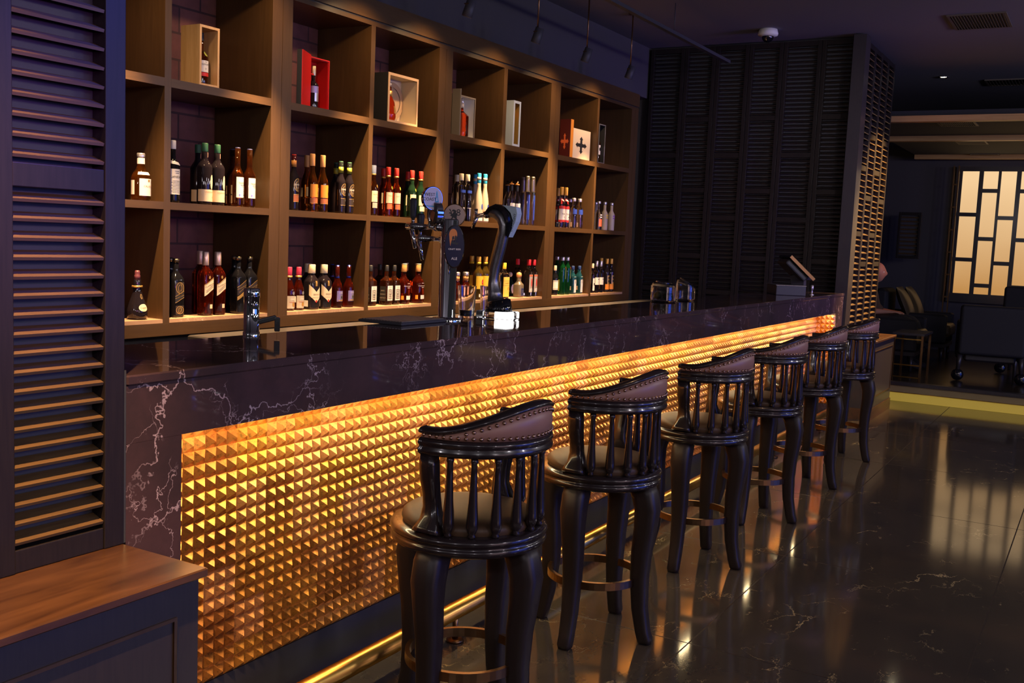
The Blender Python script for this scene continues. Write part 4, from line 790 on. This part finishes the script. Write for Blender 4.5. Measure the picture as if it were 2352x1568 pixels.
for qd, mt, nm in ((flat(A_+B_, .030), 'blackgl', 'crest_band'),): qd.build(nm, M[mt], c2, bevel=.004)
cr = flat([(1146, 474), (1160, 475), (1180, 478), (1183, 492), (1180, 510), (1172, 530), (1165, 546), (1171, 528), (1173, 508), (1167, 491), (1154, 478)], .020); crest = cr.build('crest_plate', M['ltblue'], c2, bevel=.002)
q = MB(); d0 = Vector(cob(1171.5, 530, -.0215)); d1 = Vector(cob(1178.5, 495, -.0215)); ud = (d1-d0).normalized(); vd = Vector((-1, 0, 0)).cross(ud); vd = -vd if vd.z > 0 else vd
put_text(q, 'DRAUGHT', lambda x, y: (d0+d1)/2+ud*x-vd*y, .0165); q.build('crest_lettering', M['navy'], crest)
m = MB(); m.tube([cob(1114, 494), cob(1104, 497), cob(1103.9, 497), cob(1085, 500), cob(1078, 500)], [.017, .016, .010, .010, .008], 16); m.tube([cob(1086, 500), cob(1080, 515), cob(1076, 529)], [.010, .008, .007], 14); m.build('faucet', M['chrome'], c2)
m = MB(); m.tube([cob(1083, 499), cob(1082, 484)], [.006, .009], 12); m.build('tap_handle', M['chrome'], c2)
# drinking glasses
def tumbler(x, y, h, r, label, fill=None):
    t = thing('pint_glass', label, 'glass', (x, y, TZ), 'glasses beside the beer towers')
    m = MB(); m.lathe(tight([(0, .0), (r*.80, 0), (r*.82, .003), (r, h), (r-.0022, h), (r*.82-.003, .012), (0, .010)]), 40, (x, y, TZ), cap=False); m.build('tumbler', M['glass'], t)
    if fill: m = MB(); m.lathe([(0, .0125), (r*.80-.004, .0128), (r*.83-.004, fill), (0, fill)], 24, (x, y, TZ), cap=False); m.build('drink', LQ['dark'], t)
tumbler(1.065, .435, .142, .041, 'clear pint glass with dark dregs between the two beer towers', .036)
tumbler(1.285, .465, .135, .036, 'empty clear glass beside the lit block of the curved tower')
tumbler(1.12, .485, .14, .034, 'empty clear glass behind the pint glass with dregs') if False else None
# candy jars with citrus
def jar(x, y, R, h, tilt, label):
    t = thing('glass_jar', label, 'jar', (x, y, TZ), 'glass jars on the bar')
    pr = [(0, .0), (R*.90, 0), (R, .008), (R*1.02, h*.5), (R, h*.80), (R*.90, h*.93), (R*.62, h), (R*.60, h-.004), (R*.88, h*.91), (R-.005, h*.79), (R-.003, .012), (0, .008)]
    m = MB(); m.lathe(tight(pr), 40, (x, y, TZ), cap=False)
    vs = [Vector(v) for v in m.v]; dr = Vector((.5, -.86, 0)); out = []
    for v in vs:
        k = max(0, (v.z-TZ-h*.55)/(h*.45)); o = (v-Vector((x, y, v.z))).dot(dr); v.z -= tilt*k*o; out.append(tuple(v))
    m.v = out; m.build('jar_body', M['glass'], t)
    m = MB(); ring = [(x+R*.61*cos(a), y+R*.61*sin(a), 0) for a in [2*pi*i/32 for i in range(32)]]
    rp = [(a, b, TZ+h+.002-tilt*(Vector((a-x, b-y, 0)).dot(dr))) for a, b, _ in ring]; m.tube(rp, .004, 8, closed=True, up=(0, 0, 1)); m.build('rim', M['glass'], t)
jar(3.315, .43, .078, .118, .10, 'wide clear glass jar holding limes on the bar')
jar(3.62, .40, .062, .120, .55, 'smaller clear glass jar with slanted mouth beside the lime jar')
M['lime'] = simple('lime_peel', (.24, .30, .03), .4, var=.3, vscale=20.)
def lime(x, y, z, r, l): 
    q = MB(); q.ball((x, y, z), r, 16, 10, (1.15, 1, .95)); tag(q.build('lime', M['lime']), l, 'lime', 'limes in the jar')
for x, y, z, r, l in ((3.285, .455, TZ+.0385, .026, 'lime at the back of the wide glass jar'), (3.335, .40, TZ+.0375, .025, 'lime on the right inside the wide glass jar'), (3.287, .398, TZ+.0365, .023, 'lime at the front left of the wide glass jar')): lime(x, y, z, r, l)
# till
tl = thing('cash_register', 'black touch screen till with tilted screen at the far end of the bar', 'till', (5.55, .22, TZ))
vd = Vector((.86, .5, 0)); rt = Vector((.5, -.866, 0)); up = Vector((0, 0, 1)); sl = (rt*.74-up*.67).normalized(); nn = (rt*.67+up*.74).normalized()
c0 = Vector((5.50, .19, TZ+.215))
m = MB(); m.obox(c0, sl, vd, nn, .132, .17, .011); m.build('screen', M['blackgl'], tl, bevel=.004)
m = MB(); m.obox(c0-nn*.035-sl*.012, sl, vd, nn, .105, .14, .024); m.build('screen_back', M['black'], tl, bevel=.012)
m = MB(); m.obox(c0+nn*.0012-vd*.1705, sl, vd, nn, .131, .0012, .012); m.build('screen_edge', M['bronze'], tl)
m = MB(); m.tube([c0-nn*.03+sl*.04, Vector((5.52, .17, TZ+.10)), Vector((5.52, .17, TZ+.075))], [(.04, .05)]*3, sec=[(-1, -1), (1, -1), (1, 1), (-1, 1)], up=(1, 0, 0), smooth=False); m.build('stand', M['black'], tl)
m = MB(); m.obox((5.42, .24, TZ+.038), vd, rt, up, .15, .115, .0378); m.build('cash_drawer', M['black'], tl, bevel=.004)
m = MB(); m.obox((5.42, .24, TZ+.0775), vd, rt, up, .152, .118, .0015); m.build('drawer_lid', M['steel'], tl)
sh_ = thing('card_stand', 'small pale stand beside the till at the far end of the bar', 'stand', (5.68, .10, TZ)); m = MB(); m.lathe([(.018, 0), (.018, .004), (.007, .006), (.007, .04), (.012, .045), (.012, .075), (.0, .078)], 16, (5.68, .10, TZ), cap=False); m.build('post', M['silver'], sh_)
# ------------------------------------------------------------------ ceiling fittings
SPX = [(.38, 1), (1.24, 1), (2.06, 1), (2.70, 1), (3.56, 1), (4.32, 1), (5.12, 1)]
for i, (x, _) in enumerate(SPX):
    t = thing('track_spotlight', 'dark spotlight on a thin drop rod above the back bar, %s from the left' % ['first', 'second', 'third', 'fourth', 'fifth', 'sixth', 'seventh'][i], 'spotlight', (x, 1.55, 3.3), 'spotlights over the back bar')
    m = MB(); m.cyl((x, 1.55, 2.86), (x, 1.55, 3.299), .006, seg=8); m.lathe([(.035, 3.285), (.035, 3.2995)], 16, (x, 1.55, 0)); m.build('drop_rod', M['bronze'], t)
    m = MB(); m.box(x-.035, x+.035, 1.535, 1.565, 2.852, 2.858); m.build('yoke', M['bronze'], t)
    a = Vector((x, 1.55, 2.83)); dv = Vector((0, .33, -.95)).normalized(); q = MB(); q.tube([a-dv*.055, a+dv*.045, a+dv*.05], [.030, .033, .030], 18); q.build('lamp_head', M['black'], t)
tr = thing('ceiling_track', 'thin dark lighting track running above the back bar', 'lighting track', (2.8, 1.1, 3.1)); MB().box(-.5, 6.2, 1.08, 1.12, 3.06, 3.085).build('rail', M['black'], tr)
q = MB()
for x in (.3, 1.9, 3.4, 4.9): q.cyl((x, 1.1, 3.085), (x, 1.1, 3.2995), .004, seg=6)
q.build('hanger_wires', M['black'], tr)
cc = thing('dome_camera', 'white dome security camera on the dark ceiling', 'security camera', (6.05, .715, 3.3))
m = MB(); m.lathe([(0, 3.2995), (.075, 3.2995), (.085, 3.262), (.082, 3.250), (.055, 3.240), (0, 3.240)], 28, (6.05, .715, 0), cap=False); m.build('housing', M['white'], cc)
m = MB(); m.ball((6.05, .715, 3.240), .050, 20, 12); m.build('dome', M['blackgl'], cc)
dl = thing('ceiling_downlight', 'bright warm recessed downlight in the dark ceiling', 'downlight', (8.86, -.30, 3.3))
m = MB(); m.lathe([(.035, 3.2995), (.055, 3.2995), (.055, 3.290), (.035, 3.292)], 24, (8.86, -.30, 0), cap=False); m.build('trim_ring', M['black'], dl)
m = MB(); m.lathe([(0, 3.2992), (.030, 3.2992), (.030, 3.296), (0, 3.296)], 20, (8.86, -.30, 0), cap=False); m.build('lamp', M['downlamp'], dl)
def vent(x0, x1, y0, y1, z, label, n=18):
    t = thing('ceiling_vent', label, 'air vent', ((x0+x1)/2, (y0+y1)/2, z), 'ceiling vents'); e = .02
    m = MB(); m.box(x0, x0+e, y0, y1, z-.012, z-.0003); m.box(x1-e, x1, y0, y1, z-.012, z-.0003); m.box(x0+e, x1-e, y0, y0+e, z-.012, z-.0003); m.box(x0+e, x1-e, y1-e, y1, z-.012, z-.0003); m.build('frame', M['ventpaint'], t)
    m = MB()
    for i in range(n): y = y0+e+(i+.5)*(y1-y0-2*e)/n; m.obox(((x0+x1)/2, y, z-.008), (1, 0, 0), (0, 1, .8), (0, -.8, 1), (x1-x0)/2-e-.001, .007, .0012)
    m.build('slats', M['ventpaint'], t)
M['ventpaint'] = simple('vent_paint', (.10, .08, .06), .5)
vent(5.95, 6.5, -1.12, -.70, 3.3, 'faint air vent nearest the camera in the dark ceiling')
vent(9.15, 9.55, -1.25, -.66, 3.3, 'air vent in the dark ceiling right of the downlight')
vent(8.5, 8.85, -.68, -.32, 2.80, 'air vent just behind the first lit ceiling beam')
vent(10.35, 10.7, -.60, -.27, 2.80, 'air vent between the second and third lit ceiling beams', 24)
vent(12.0, 12.3, -.60, -.25, 2.80, 'air vent above the glowing window', 24)
# ------------------------------------------------------------------ lounge beyond the bar
M['ceildk'] = simple('lounge_ceiling', (.03, .03, .035), .8)
struct('ceiling_lounge', MB().box(8.10, 12.49, -5., .45, 2.80, 2.86), M['ceildk'])
M['beam'] = wood('beam_wood', (.42, .24, .09), (.55, .33, .14), .4, 'y', 3.)
for i, (x, y0) in enumerate(((8.045, -.53), (9.85, -.30), (12.17, -.02))):
    t = MB(); t.box(x-.05, x+.05, -5., .45, 2.742, 2.7995); tag(t.build('ceiling_beam', M['beam']), ['gold lit ceiling beam nearest the bar', 'middle of the three gold lit ceiling beams', 'gold lit ceiling beam nearest the glowing window'][i], 'ceiling beam', 'lit ceiling beams')
st = thing('lounge_platform', 'raised dark lounge platform with a glowing yellow step', 'platform', (8.5, -1.5, 0))
MB().box(8.0, 12.49, -5., 1.19, 0.0, .155).build('deck', M['floorwood'], st) if False else None
M['floorwood'] = wood('platform_boards', (.030, .020, .012), (.055, .036, .020), .22, 'x', 3.)
MB().box(8.02, 12.49, -5., 1.19, 0.001, .160).build('deck', M['floorwood'], st)
m = MB(); m.box(7.97, 8.06, -5., 1.19, .1605, .195); m.build('nosing', M['dark'], st)
M['stepglow'] = simple('backlit_step', (.5, .35, .08), .5, emit=(1., .68, .08), es=.22); M['steptop'] = simple('step_riser', (.35, .26, .10), .5)
m = MB(); m.box(7.985, 8.0195, -5., 1.19, .002, .088); tag(m.build('backlit_panel', M['stepglow'], st), 'glowing yellow strip')
m = MB(); m.box(7.975, 8.0195, -5., 1.19, .0885, .094); m.build('step_bead', M['brass'], st)
m = MB(); m.box(7.99, 8.0195, -5., 1.19, .0945, .160); m.build('riser', M['steptop'], st)
PF = .1603
# glowing window
wy = [(-.40, -.14+.0), ]
win = thing('window_1', None, None, (12.45, -.7, .9)); win['kind'] = 'structure'
cols = [(-.345, -.14, [2.025, 1.42]), (-.58, -.40, [2.345, 1.705, 1.08]), (-.80, -.615, [1.99, 1.386]), (-1.04, -.855, [2.345, 1.705, 1.08]), (-1.28, -1.095, [1.99, 1.386]), (-1.52, -1.335, [2.345, 1.705, 1.08])]
fm = MB(); zb, zt, bw = .962, 2.602, .026
ed = [-.14]+[v for c in cols for v in (c[1], c[0])][1:]
fm.box(12.40, 12.44, -.14, -.06, zb-.12, zt+.06); prev = None
for i, (y0, y1, bars) in enumerate(cols):
    nx = cols[i+1][1] if i+1 < len(cols) else y0-.06
    fm.box(12.40, 12.44, nx, y0, zb-.12, zt+.06)
    fm.box(12.40, 12.44, y0, y1, zb-.12, zb); fm.box(12.40, 12.44, y0, y1, zt, zt+.06)
    for z in bars: fm.box(12.40, 12.44, y0, y1, z-bw, z+bw)
fm.build('window_frame', M['dark'], win)
for y0, y1, bars in cols:
    zs = [zb]+sorted(bars)+[zt]
    for a, b in zip(zs, zs[1:]):
        za = a+(bw if a != zb else 0); z2 = b-(bw if b != zt else 0)
        MB().box(12.405, 12.412, y0+.0006, y1-.0006, za+.0006, z2-.0006).build('pane', M['paneglow'], win)
lt = thing('lattice_screen', 'thin gold edged lattice screen standing left of the glowing window', 'screen', (12.2, -.07, PF))
m = MB()
for y in (-.115, -.055): m.box(12.18, 12.20, y-.008, y+.008, PF, 2.66)
for i in range(8): m.box(12.182, 12.198, -.107, -.063, .30+.3*i, .32+.3*i)
m.build('lattice', M['bronze'], lt)
sl_ = louvre_panel('louvred_shutter', 'small dark louvred shutter high on the lounge wall', None, .27, .56, [1.40, 2.02], lambda u, d, z: (11.95+d, u, z), st=.03, rail=.04, pitch=.05)
# lounge chairs
M['uph'] = simple('lounge_leather', (.060, .042, .020), .42, var=.2, vscale=7.); M['uphdk'] = simple('dark_upholstery', (.014, .013, .016), .7)
def lounge(x0, x1, label, d=0.):
    t = thing('lounge_chair', label, 'armchair', ((x0+x1)/2, .1+d, PF), 'lounge chairs along the wall'); g = 'x'
    m = MB(); m.box(x0+.08, x1-.08, -.34+d, .40+d, .46, .62, b=.03); m.build('seat_cushion', M['uph'], t, bevel=.02)
    m = MB(); m.box(x0+.06, x1-.06, .41+d, .58+d, .40, 1.02, b=.04); m.build('backrest', M['uphdk'], t, bevel=.02)
    for xa in (x0, x1-.075): m = MB(); m.box(xa, xa+.075, -.30+d, .58+d, .38, .74, b=.02); m.build('armrest', M['uphdk'], t, bevel=.01)
    m = MB(); m.box(x0+.0, x1-.0, -.30+d, .56+d, .335, .378); m.build('frame', M['dark'], t)
    for xa in (x0+.04, x1-.04):
        for y in (-.26+d, .52+d): m = MB(); m.cyl((xa, y, PF), (xa, y, .3345), .018, .022, 10); m.build('leg', M['dark'], t)
    return t
lounge(9.30, 10.02, 'brown lounge chair in the dim lounge with the seated person', .12)
lounge(10.75, 11.45, 'empty brown lounge chair in the dim lounge nearer the window')
def cushion(x, y, z, label):
    q = MB(); vs = []; k = 14
    for j in range(k+1):
        for i in range(k+1):
            a, b = -1+2*i/k, -1+2*j/k; th = .075*(1-a*a)**.5*(1-b*b)**.5
            vs.append((x+a*.22, y+b*.09-th, z+.22+b*.20))
    n = len(vs); vs += [(v[0], v[1]+2*.075*(1-(-1+2*(i % (k+1))/k)**2)**.5*(1-(-1+2*(i//(k+1))/k)**2)**.5, v[2]) for i, v in enumerate(vs)]
    f = [(j*(k+1)+i, j*(k+1)+i+1, (j+1)*(k+1)+i+1, (j+1)*(k+1)+i) for j in range(k) for i in range(k)]
    q.add(vs, f+[tuple(n+c for c in ff[::-1]) for ff in f], True); tag(q.build('scatter_cushion', M['uph']), label, 'cushion', 'cushions on the lounge chair')
cushion(10.95, .22, .625, 'brown cushion on the empty lounge chair, left one'); cushion(11.25, .16, .625, 'brown cushion on the empty lounge chair, right one')
stb = thing('side_table', 'low side table with thin gold metal rails beyond the ledge cabinet', 'table', (8.55, -.26, PF))
m = MB(); m.box(8.30, 8.85, -.41, -.10, .640, .662); m.build('top', M['dark'], stb)
for x in (8.32, 8.83):
    for y in (-.39, -.12): m = MB(); m.box(x-.011, x+.011, y-.011, y+.011, PF, .6395); m.build('leg', M['bronze'], stb)
for z in (.60, .335, .21):
    m = MB(); m.box(8.315, 8.325, -.379, -.131, z-.006, z+.006); m.build('rail', M['brass'], stb)
def armchair(x, y, ang, h, label):
    t = thing('wing_chair', label, 'armchair', (x, y, PF), 'dark armchairs before the glowing window'); t.rotation_euler = (0, 0, 0)
    R_ = Matrix.Rotation(ang, 3, 'Z'); T = lambda px, py, pz: Vector((x, y, PF))+R_ @ Vector((px, py, pz))
    def bx(name, a, b, c, d, e, f, mt, bev=.02): q = MB(); q.box(a, b, c, d, e, f, b=min(.02, (b-a)/4, (d-c)/4, (f-e)/4)); q.v = [tuple(T(*v)) for v in q.v]; q.build(name, M[mt], t, bevel=bev)
    bx('backrest', -.34, -.20, -.32, .32, .28, h, 'uphdk'); bx('seat_cushion', -.195, .32, -.25, .25, .30, .46, 'uphdk')
    for s_ in (-1, 1):
        bx('armrest', -.195, .30, min(s_*.255, s_*.33), max(s_*.255, s_*.33), .22, .62, 'uphdk')
        q = MB(); q.lathe([(0, -.03), (.055, -.03), (.062, 0), (.055, .03), (0, .03)], 20, (0, 0, 0), axis='x', cap=False); q.v = [tuple(T(v[0]-.27, v[1]+s_*.30, v[2]+.062)) for v in q.v]; q.build('caster', M['blackgl'], t)
        q = MB(); q.tube([T(.27, s_*.28, 0), T(.28, s_*.28, .14), T(.26, s_*.27, .299 if False else .215)], [.016, .02, .028], 10); q.build('leg', M['dark'], t)
        q = MB(); q.tube([T(-.27, s_*.30, .10), T(-.27, s_*.29, .279)], [.02, .028], 10); q.build('rear_leg', M['dark'], t)
    bx('seat_frame', -.195, .30, -.25, .25, .20, .295, 'dark', .004)
armchair(9.25, -.93, radians(8), .80, 'dark armchair seen from behind, nearest the glowing step')
armchair(10.35, -1.30, radians(-4), .99, 'tall backed dark armchair against the glowing window')
tb = thing('lounge_table', 'small dark table catching gold light at the right edge', 'table', (11.1, -1.7, PF))
m = MB(); m.box(10.8, 11.4, -2.1, -1.35, .60, .64); m.build('top', M['ledge'], tb)
m = MB(); m.box(10.85, 11.35, -2.05, -1.40, .40, .43); m.build('shelf', M['ledge'], tb)
for x in (10.84, 11.36):
    for y in (-2.06, -1.39): m = MB(); m.box(x-.03, x+.03, y-.03, y+.03, PF, .5995); m.build('leg', M['dark'], tb)
# ------------------------------------------------------------------ seated person
pe = thing('person', 'bald person in dark clothes seated in the lounge, forearm resting forward', 'person', (9.66, .25, PF))
def skin(name, chain, mat, parent, sub=2):
    me = bpy.data.meshes.new(name); vs = []; es = []; rs = []; roots = []
    for br in chain:
        st_ = None
        for k, (p, r) in enumerate(br):
            if isinstance(p, int): st_ = p; continue
            vs.append(tuple(Vector(p)-Vector(parent.location))); rs.append(r); i = len(vs)-1
            if st_ is not None: es.append((st_, i))
            st_ = i
    me.from_pydata(vs, es, []); o = bpy.data.objects.new(name, me); COL.objects.link(o); o.parent = parent; me.materials.append(mat)
    md = o.modifiers.new('skin', 'SKIN'); md.use_smooth_shade = True
    sv = me.skin_vertices[0].data
    for i, r in enumerate(rs): sv[i].radius = r if isinstance(r, tuple) else (r, r)
    sv[0].use_root = True
    if sub: m2 = o.modifiers.new('sub', 'SUBSURF'); m2.levels = sub; m2.render_levels = sub
    return o
M['skin'] = simple('skin', (.52, .26, .18), .5); M['cloth'] = simple('dark_cloth', (.022, .020, .024), .8)
X, YS = 9.66, .12
# torso leans on the back, thighs forward (-y), shins down, near arm along the armrest
body = skin('body', [
    [((X, .26+YS, .74), .13), ((X, .30+YS, .86), .13), ((X, .315+YS, .96), .14), ((X, .305+YS, 1.03), .075), ((X, .29+YS, 1.085), .052), ((X, .275+YS, 1.125), .05)],
    [(0, 0), ((X-.10, .17+YS, .72), .085), ((X-.13, -.16+YS, .70), .070), ((X-.13, -.22+YS, .66), .062), ((X-.13, -.24+YS, .42), .050), ((X-.13, -.22+YS, .26), .036), ((X-.13, -.28+YS, .205), .036), ((X-.13, -.36+YS, .195), .030)],
    [(0, 0), ((X+.10, .17+YS, .72), .085), ((X+.13, -.16+YS, .70), .070), ((X+.13, -.22+YS, .66), .062), ((X+.13, -.24+YS, .42), .050), ((X+.13, -.22+YS, .26), .036), ((X+.13, -.28+YS, .205), .036), ((X+.13, -.36+YS, .195), .030)],
    [(2, 0), ((X-.17, .30+YS, .99), .060), ((X-.24, .27+YS, .86), .047), ((X-.26, .20+YS, .795), .042)],
    [(2, 0), ((X+.17, .30+YS, .99), .060), ((X+.24, .27+YS, .86), .047), ((X+.22, .18+YS, .78), .042)]], M['cloth'], pe)
for sx, pts in ((-1, [(X-.26, .205+YS, .797), (X-.255, .13+YS, .80), (X-.25, .05+YS, .802)]), (1, [(X+.22, .19+YS, .782), (X+.14, .09+YS, .78), (X+.08, .02+YS, .785)])):
    a, b, c = [Vector(p) for p in pts]; d = (c-b).normalized(); sd = Vector((1, 0, 0))
    arm = [[(a, .040), (b, .034), (c, (.026, .022)), (c+d*.04, (.036, .018)), (c+d*.085, (.038, .016))]]
    for k in range(4):
        o_ = (k-1.5)*.019; L_ = [.062, .072, .066, .050][k]
        arm.append([(4, 0), (c+d*.095+sd*o_, .0095), (c+d*(.095+L_*.5)+sd*o_*1.1+Vector((0, 0, -.004)), .0085), (c+d*(.095+L_)+sd*o_*1.1+Vector((0, 0, -.018)), .0075)])
    arm.append([(2, 0), (c+d*.03+sd*.034*(-sx), .011), (c+d*.075+sd*.050*(-sx)+Vector((0, 0, -.006)), .0095)])
    skin('forearm', arm, M['skin'], pe, 1)
def head(parent, c):
    q = MB(); vs = []; n, k = 28, 20
    for j in range(k+1):
        v = pi*j/k
        for i in range(n):
            a = 2*pi*i/n; x, y, z = sin(v)*cos(a)*.076, sin(v)*sin(a)*.098, cos(v)*.118
            f = max(0, -y/.098)                                    # the face looks along -y
            if z < 0: x *= 1-.28*(-z/.118)**1.3; y *= 1-.12*(-z/.118)
            if z < -.02 and y > 0: y *= 1-.45*(-z/.118)
            nose = math.exp(-((x/.013)**2+((z+.012)/.026)**2))*.024*f
            eye = sum(math.exp(-(((x-s_*.032)/.015)**2+((z-.008)/.012)**2)) for s_ in (-1, 1))*.009*f
            brow = math.exp(-((z-.030)/.010)**2)*.005*f*(abs(x) < .05)
            mouth = math.exp(-((x/.022)**2+((z+.058)/.004)**2))*.004*f; lip = math.exp(-((x/.024)**2+((z+.058)/.013)**2))*.006*f
            chin = math.exp(-((x/.022)**2+((z+.095)/.018)**2))*.010*f
            y += -nose+eye-brow+mouth-lip-chin
            vs.append((c[0]+x, c[1]+y, c[2]+z))
    q.add(vs, [(j*n+i, (j+1)*n+i, (j+1)*n+(i+1) % n, j*n+(i+1) % n) for j in range(k) for i in range(n)], True); h = q.build('head', M['skin'], parent)
    for s_ in (-1, 1):
        e = MB(); e.ball((c[0]+s_*.078, c[1]+.012, c[2]-.008), .028, 14, 10, (.32, .62, 1.)); e.build('ear', M['skin'], h)
        e = MB(); e.ball((c[0]+s_*.031, c[1]-.079, c[2]+.008), .0105, 12, 8); e.build('eye', M['white'], h)
head(pe, (X, .235+YS, 1.235))
# ------------------------------------------------------------------ lights
def area(name, loc, tgt, sx, sy, col, e, spread=180.):
    l = bpy.data.lights.new(name, 'AREA'); l.shape = 'RECTANGLE'; l.size = sx; l.size_y = sy; l.color = col; l.energy = e; l.spread = radians(spread)
    o = bpy.data.objects.new(name, l); COL.objects.link(o); o.location = loc
    o.rotation_euler = (Vector(tgt)-Vector(loc)).to_track_quat('-Z', 'Y').to_euler(); return o
def spot(name, loc, tgt, ang, col, e, blend=.6, r=.02):
    l = bpy.data.lights.new(name, 'SPOT'); l.spot_size = radians(ang); l.spot_blend = blend; l.color = col; l.energy = e; l.shadow_soft_size = r
    o = bpy.data.objects.new(name, l); COL.objects.link(o); o.location = loc
    o.rotation_euler = (Vector(tgt)-Vector(loc)).to_track_quat('-Z', 'Y').to_euler(); return o
WARM = (1., .66, .34)
for i, (x, _) in enumerate(SPX):
    spot('shelf_spot', (x, 1.572, 2.775), (x, 1.80, .95), 50, (1., .62, .30), 680., 1., .022)
    spot('shelf_spill', (x, 1.572, 2.776), (x, 1.93, 2.2), 120, (1., .62, .30), 26., 1., .022)
for i, x in enumerate((.7, 2.3, 3.9, 5.4)): spot('bar_downlight', (x, -.75, 3.28), (x+.1, -.45, .7), 46, (1., .60, .32), 34., .9, .03)
spot('louvre_fill', (2.6, -3.2, 3.1), (6.5, .9, 1.8), 34, (.95, .88, 1.), 260., .9, .05)  # added spot that brightens the louvred panels behind the till
area('beam_fill', (10.6, -1.9, 1.7), (10.3, -1.4, 2.8), .5, .5, (1., .62, .24), 6.)  # unseen area light added below the ceiling beams to brighten them
spot('lounge_downlight', (8.86, -.30, 3.28), (8.9, -.4, 0), 60, WARM, 8., .6)
spot('hall_downlight', (7.7, -1.3, 3.28), (7.28, .1, 1.5), 50, (1., .60, .20), 1300., .5)
spot('hall_downlight', (-1.9, -.75, 3.28), (-1.42, -.05, .8), 34, (1., .54, .22), 700., .9)
spot('ledge_downlight', (-2.0, -.35, 3.28), (-1.75, -.2, .7), 34, (1., .52, .24), 110., .9)
spot('blue_led', (-.55, -1.5, 2.9), (-1.09, 0., 1.7), 26, (.02, .06, 1.), 330., 1., .05)
spot('purple_led', (-2.3, -1.5, 1.8), (-1.40, 0., 1.6), 34, (.62, .14, .75), 60., 1., .05)
area('blue_screen', (3.4, -9.4, 1.9), (3.4, 0, 1.7), 5.2, 2.0, (.05, .13, 1.), 165.)
area('pink_screen', (-2.6, -9.4, 1.9), (-2.0, 0, 1.7), 4.0, 2.0, (1., .66, .72), 62.)
area('purple_wash', (5.3, -4.2, 2.0), (6.5, .8, 1.7), .4, 1.0, (.34, .14, 1.), 9., 60.)

spot('person_lamp', (9.1, -1.2, 2.6), (9.62, .15, 1.15), 18, (1., .36, .16), 45., .5, .03)
for i, (x, y, z) in enumerate(((-4.2, -3.9, 2.6), (-2.4, -5.2, 2.55), (-.4, -4.6, 2.7), (1.6, -5.4, 2.5), (3.4, -4.5, 2.6), (5.2, -5.4, 2.55), (7.0, -4.6, 2.6), (-5.2, .6, 2.6), (-5., -1.6, 2.5))):  # unseen point lights added as ambient fill to lift the dark tones
    l = bpy.data.lights.new('ambient_fill', 'POINT'); l.energy = 52.; l.color = (1., .92, .98); l.shadow_soft_size = .12
    o = bpy.data.objects.new('ambient_fill', l); COL.objects.link(o); o.location = (x, y, z)
w = bpy.data.worlds.new('world'); SC.world = w; w.use_nodes = True
bg = w.node_tree.nodes['Background']; bg.inputs['Color'].default_value = (.90, .86, .95, 1); bg.inputs['Strength'].default_value = .02
# ------------------------------------------------------------------ camera
a_, b_, c_, F_ = 1.0453, -.1022, .0432, 2338.28
fwd = Vector((sin(a_)*cos(b_), cos(a_)*cos(b_), sin(b_))); r0 = Vector((cos(a_), -sin(a_), 0)); u0 = r0.cross(fwd)
r1 = r0*cos(c_)+u0*sin(c_); u1 = -r0*sin(c_)+u0*cos(c_)
cam = bpy.data.cameras.new('camera'); cam.sensor_width = 36.; cam.lens = F_*36./2352.; cam.clip_start = .05; cam.clip_end = 100
co = bpy.data.objects.new('camera', cam); COL.objects.link(co)
mt_ = Matrix(((r1.x, u1.x, -fwd.x, -2.6425), (r1.y, u1.y, -fwd.y, -1.9499), (r1.z, u1.z, -fwd.z, 1.4603), (0, 0, 0, 1)))
co.matrix_world = mt_; SC.camera = co
SC.view_settings.view_transform = 'Standard'; SC.view_settings.look = 'None'; SC.view_settings.gamma = 1.; SC.view_settings.exposure = 0.; SC.view_settings.use_curve_mapping = False
SC.cycles.use_denoising = True; SC.cycles.max_bounces = 10; SC.cycles.transmission_bounces = 10; SC.cycles.transparent_max_bounces = 8; SC.cycles.sample_clamp_indirect = 6.; SC.cycles.caustics_reflective = False; SC.cycles.caustics_refractive = False
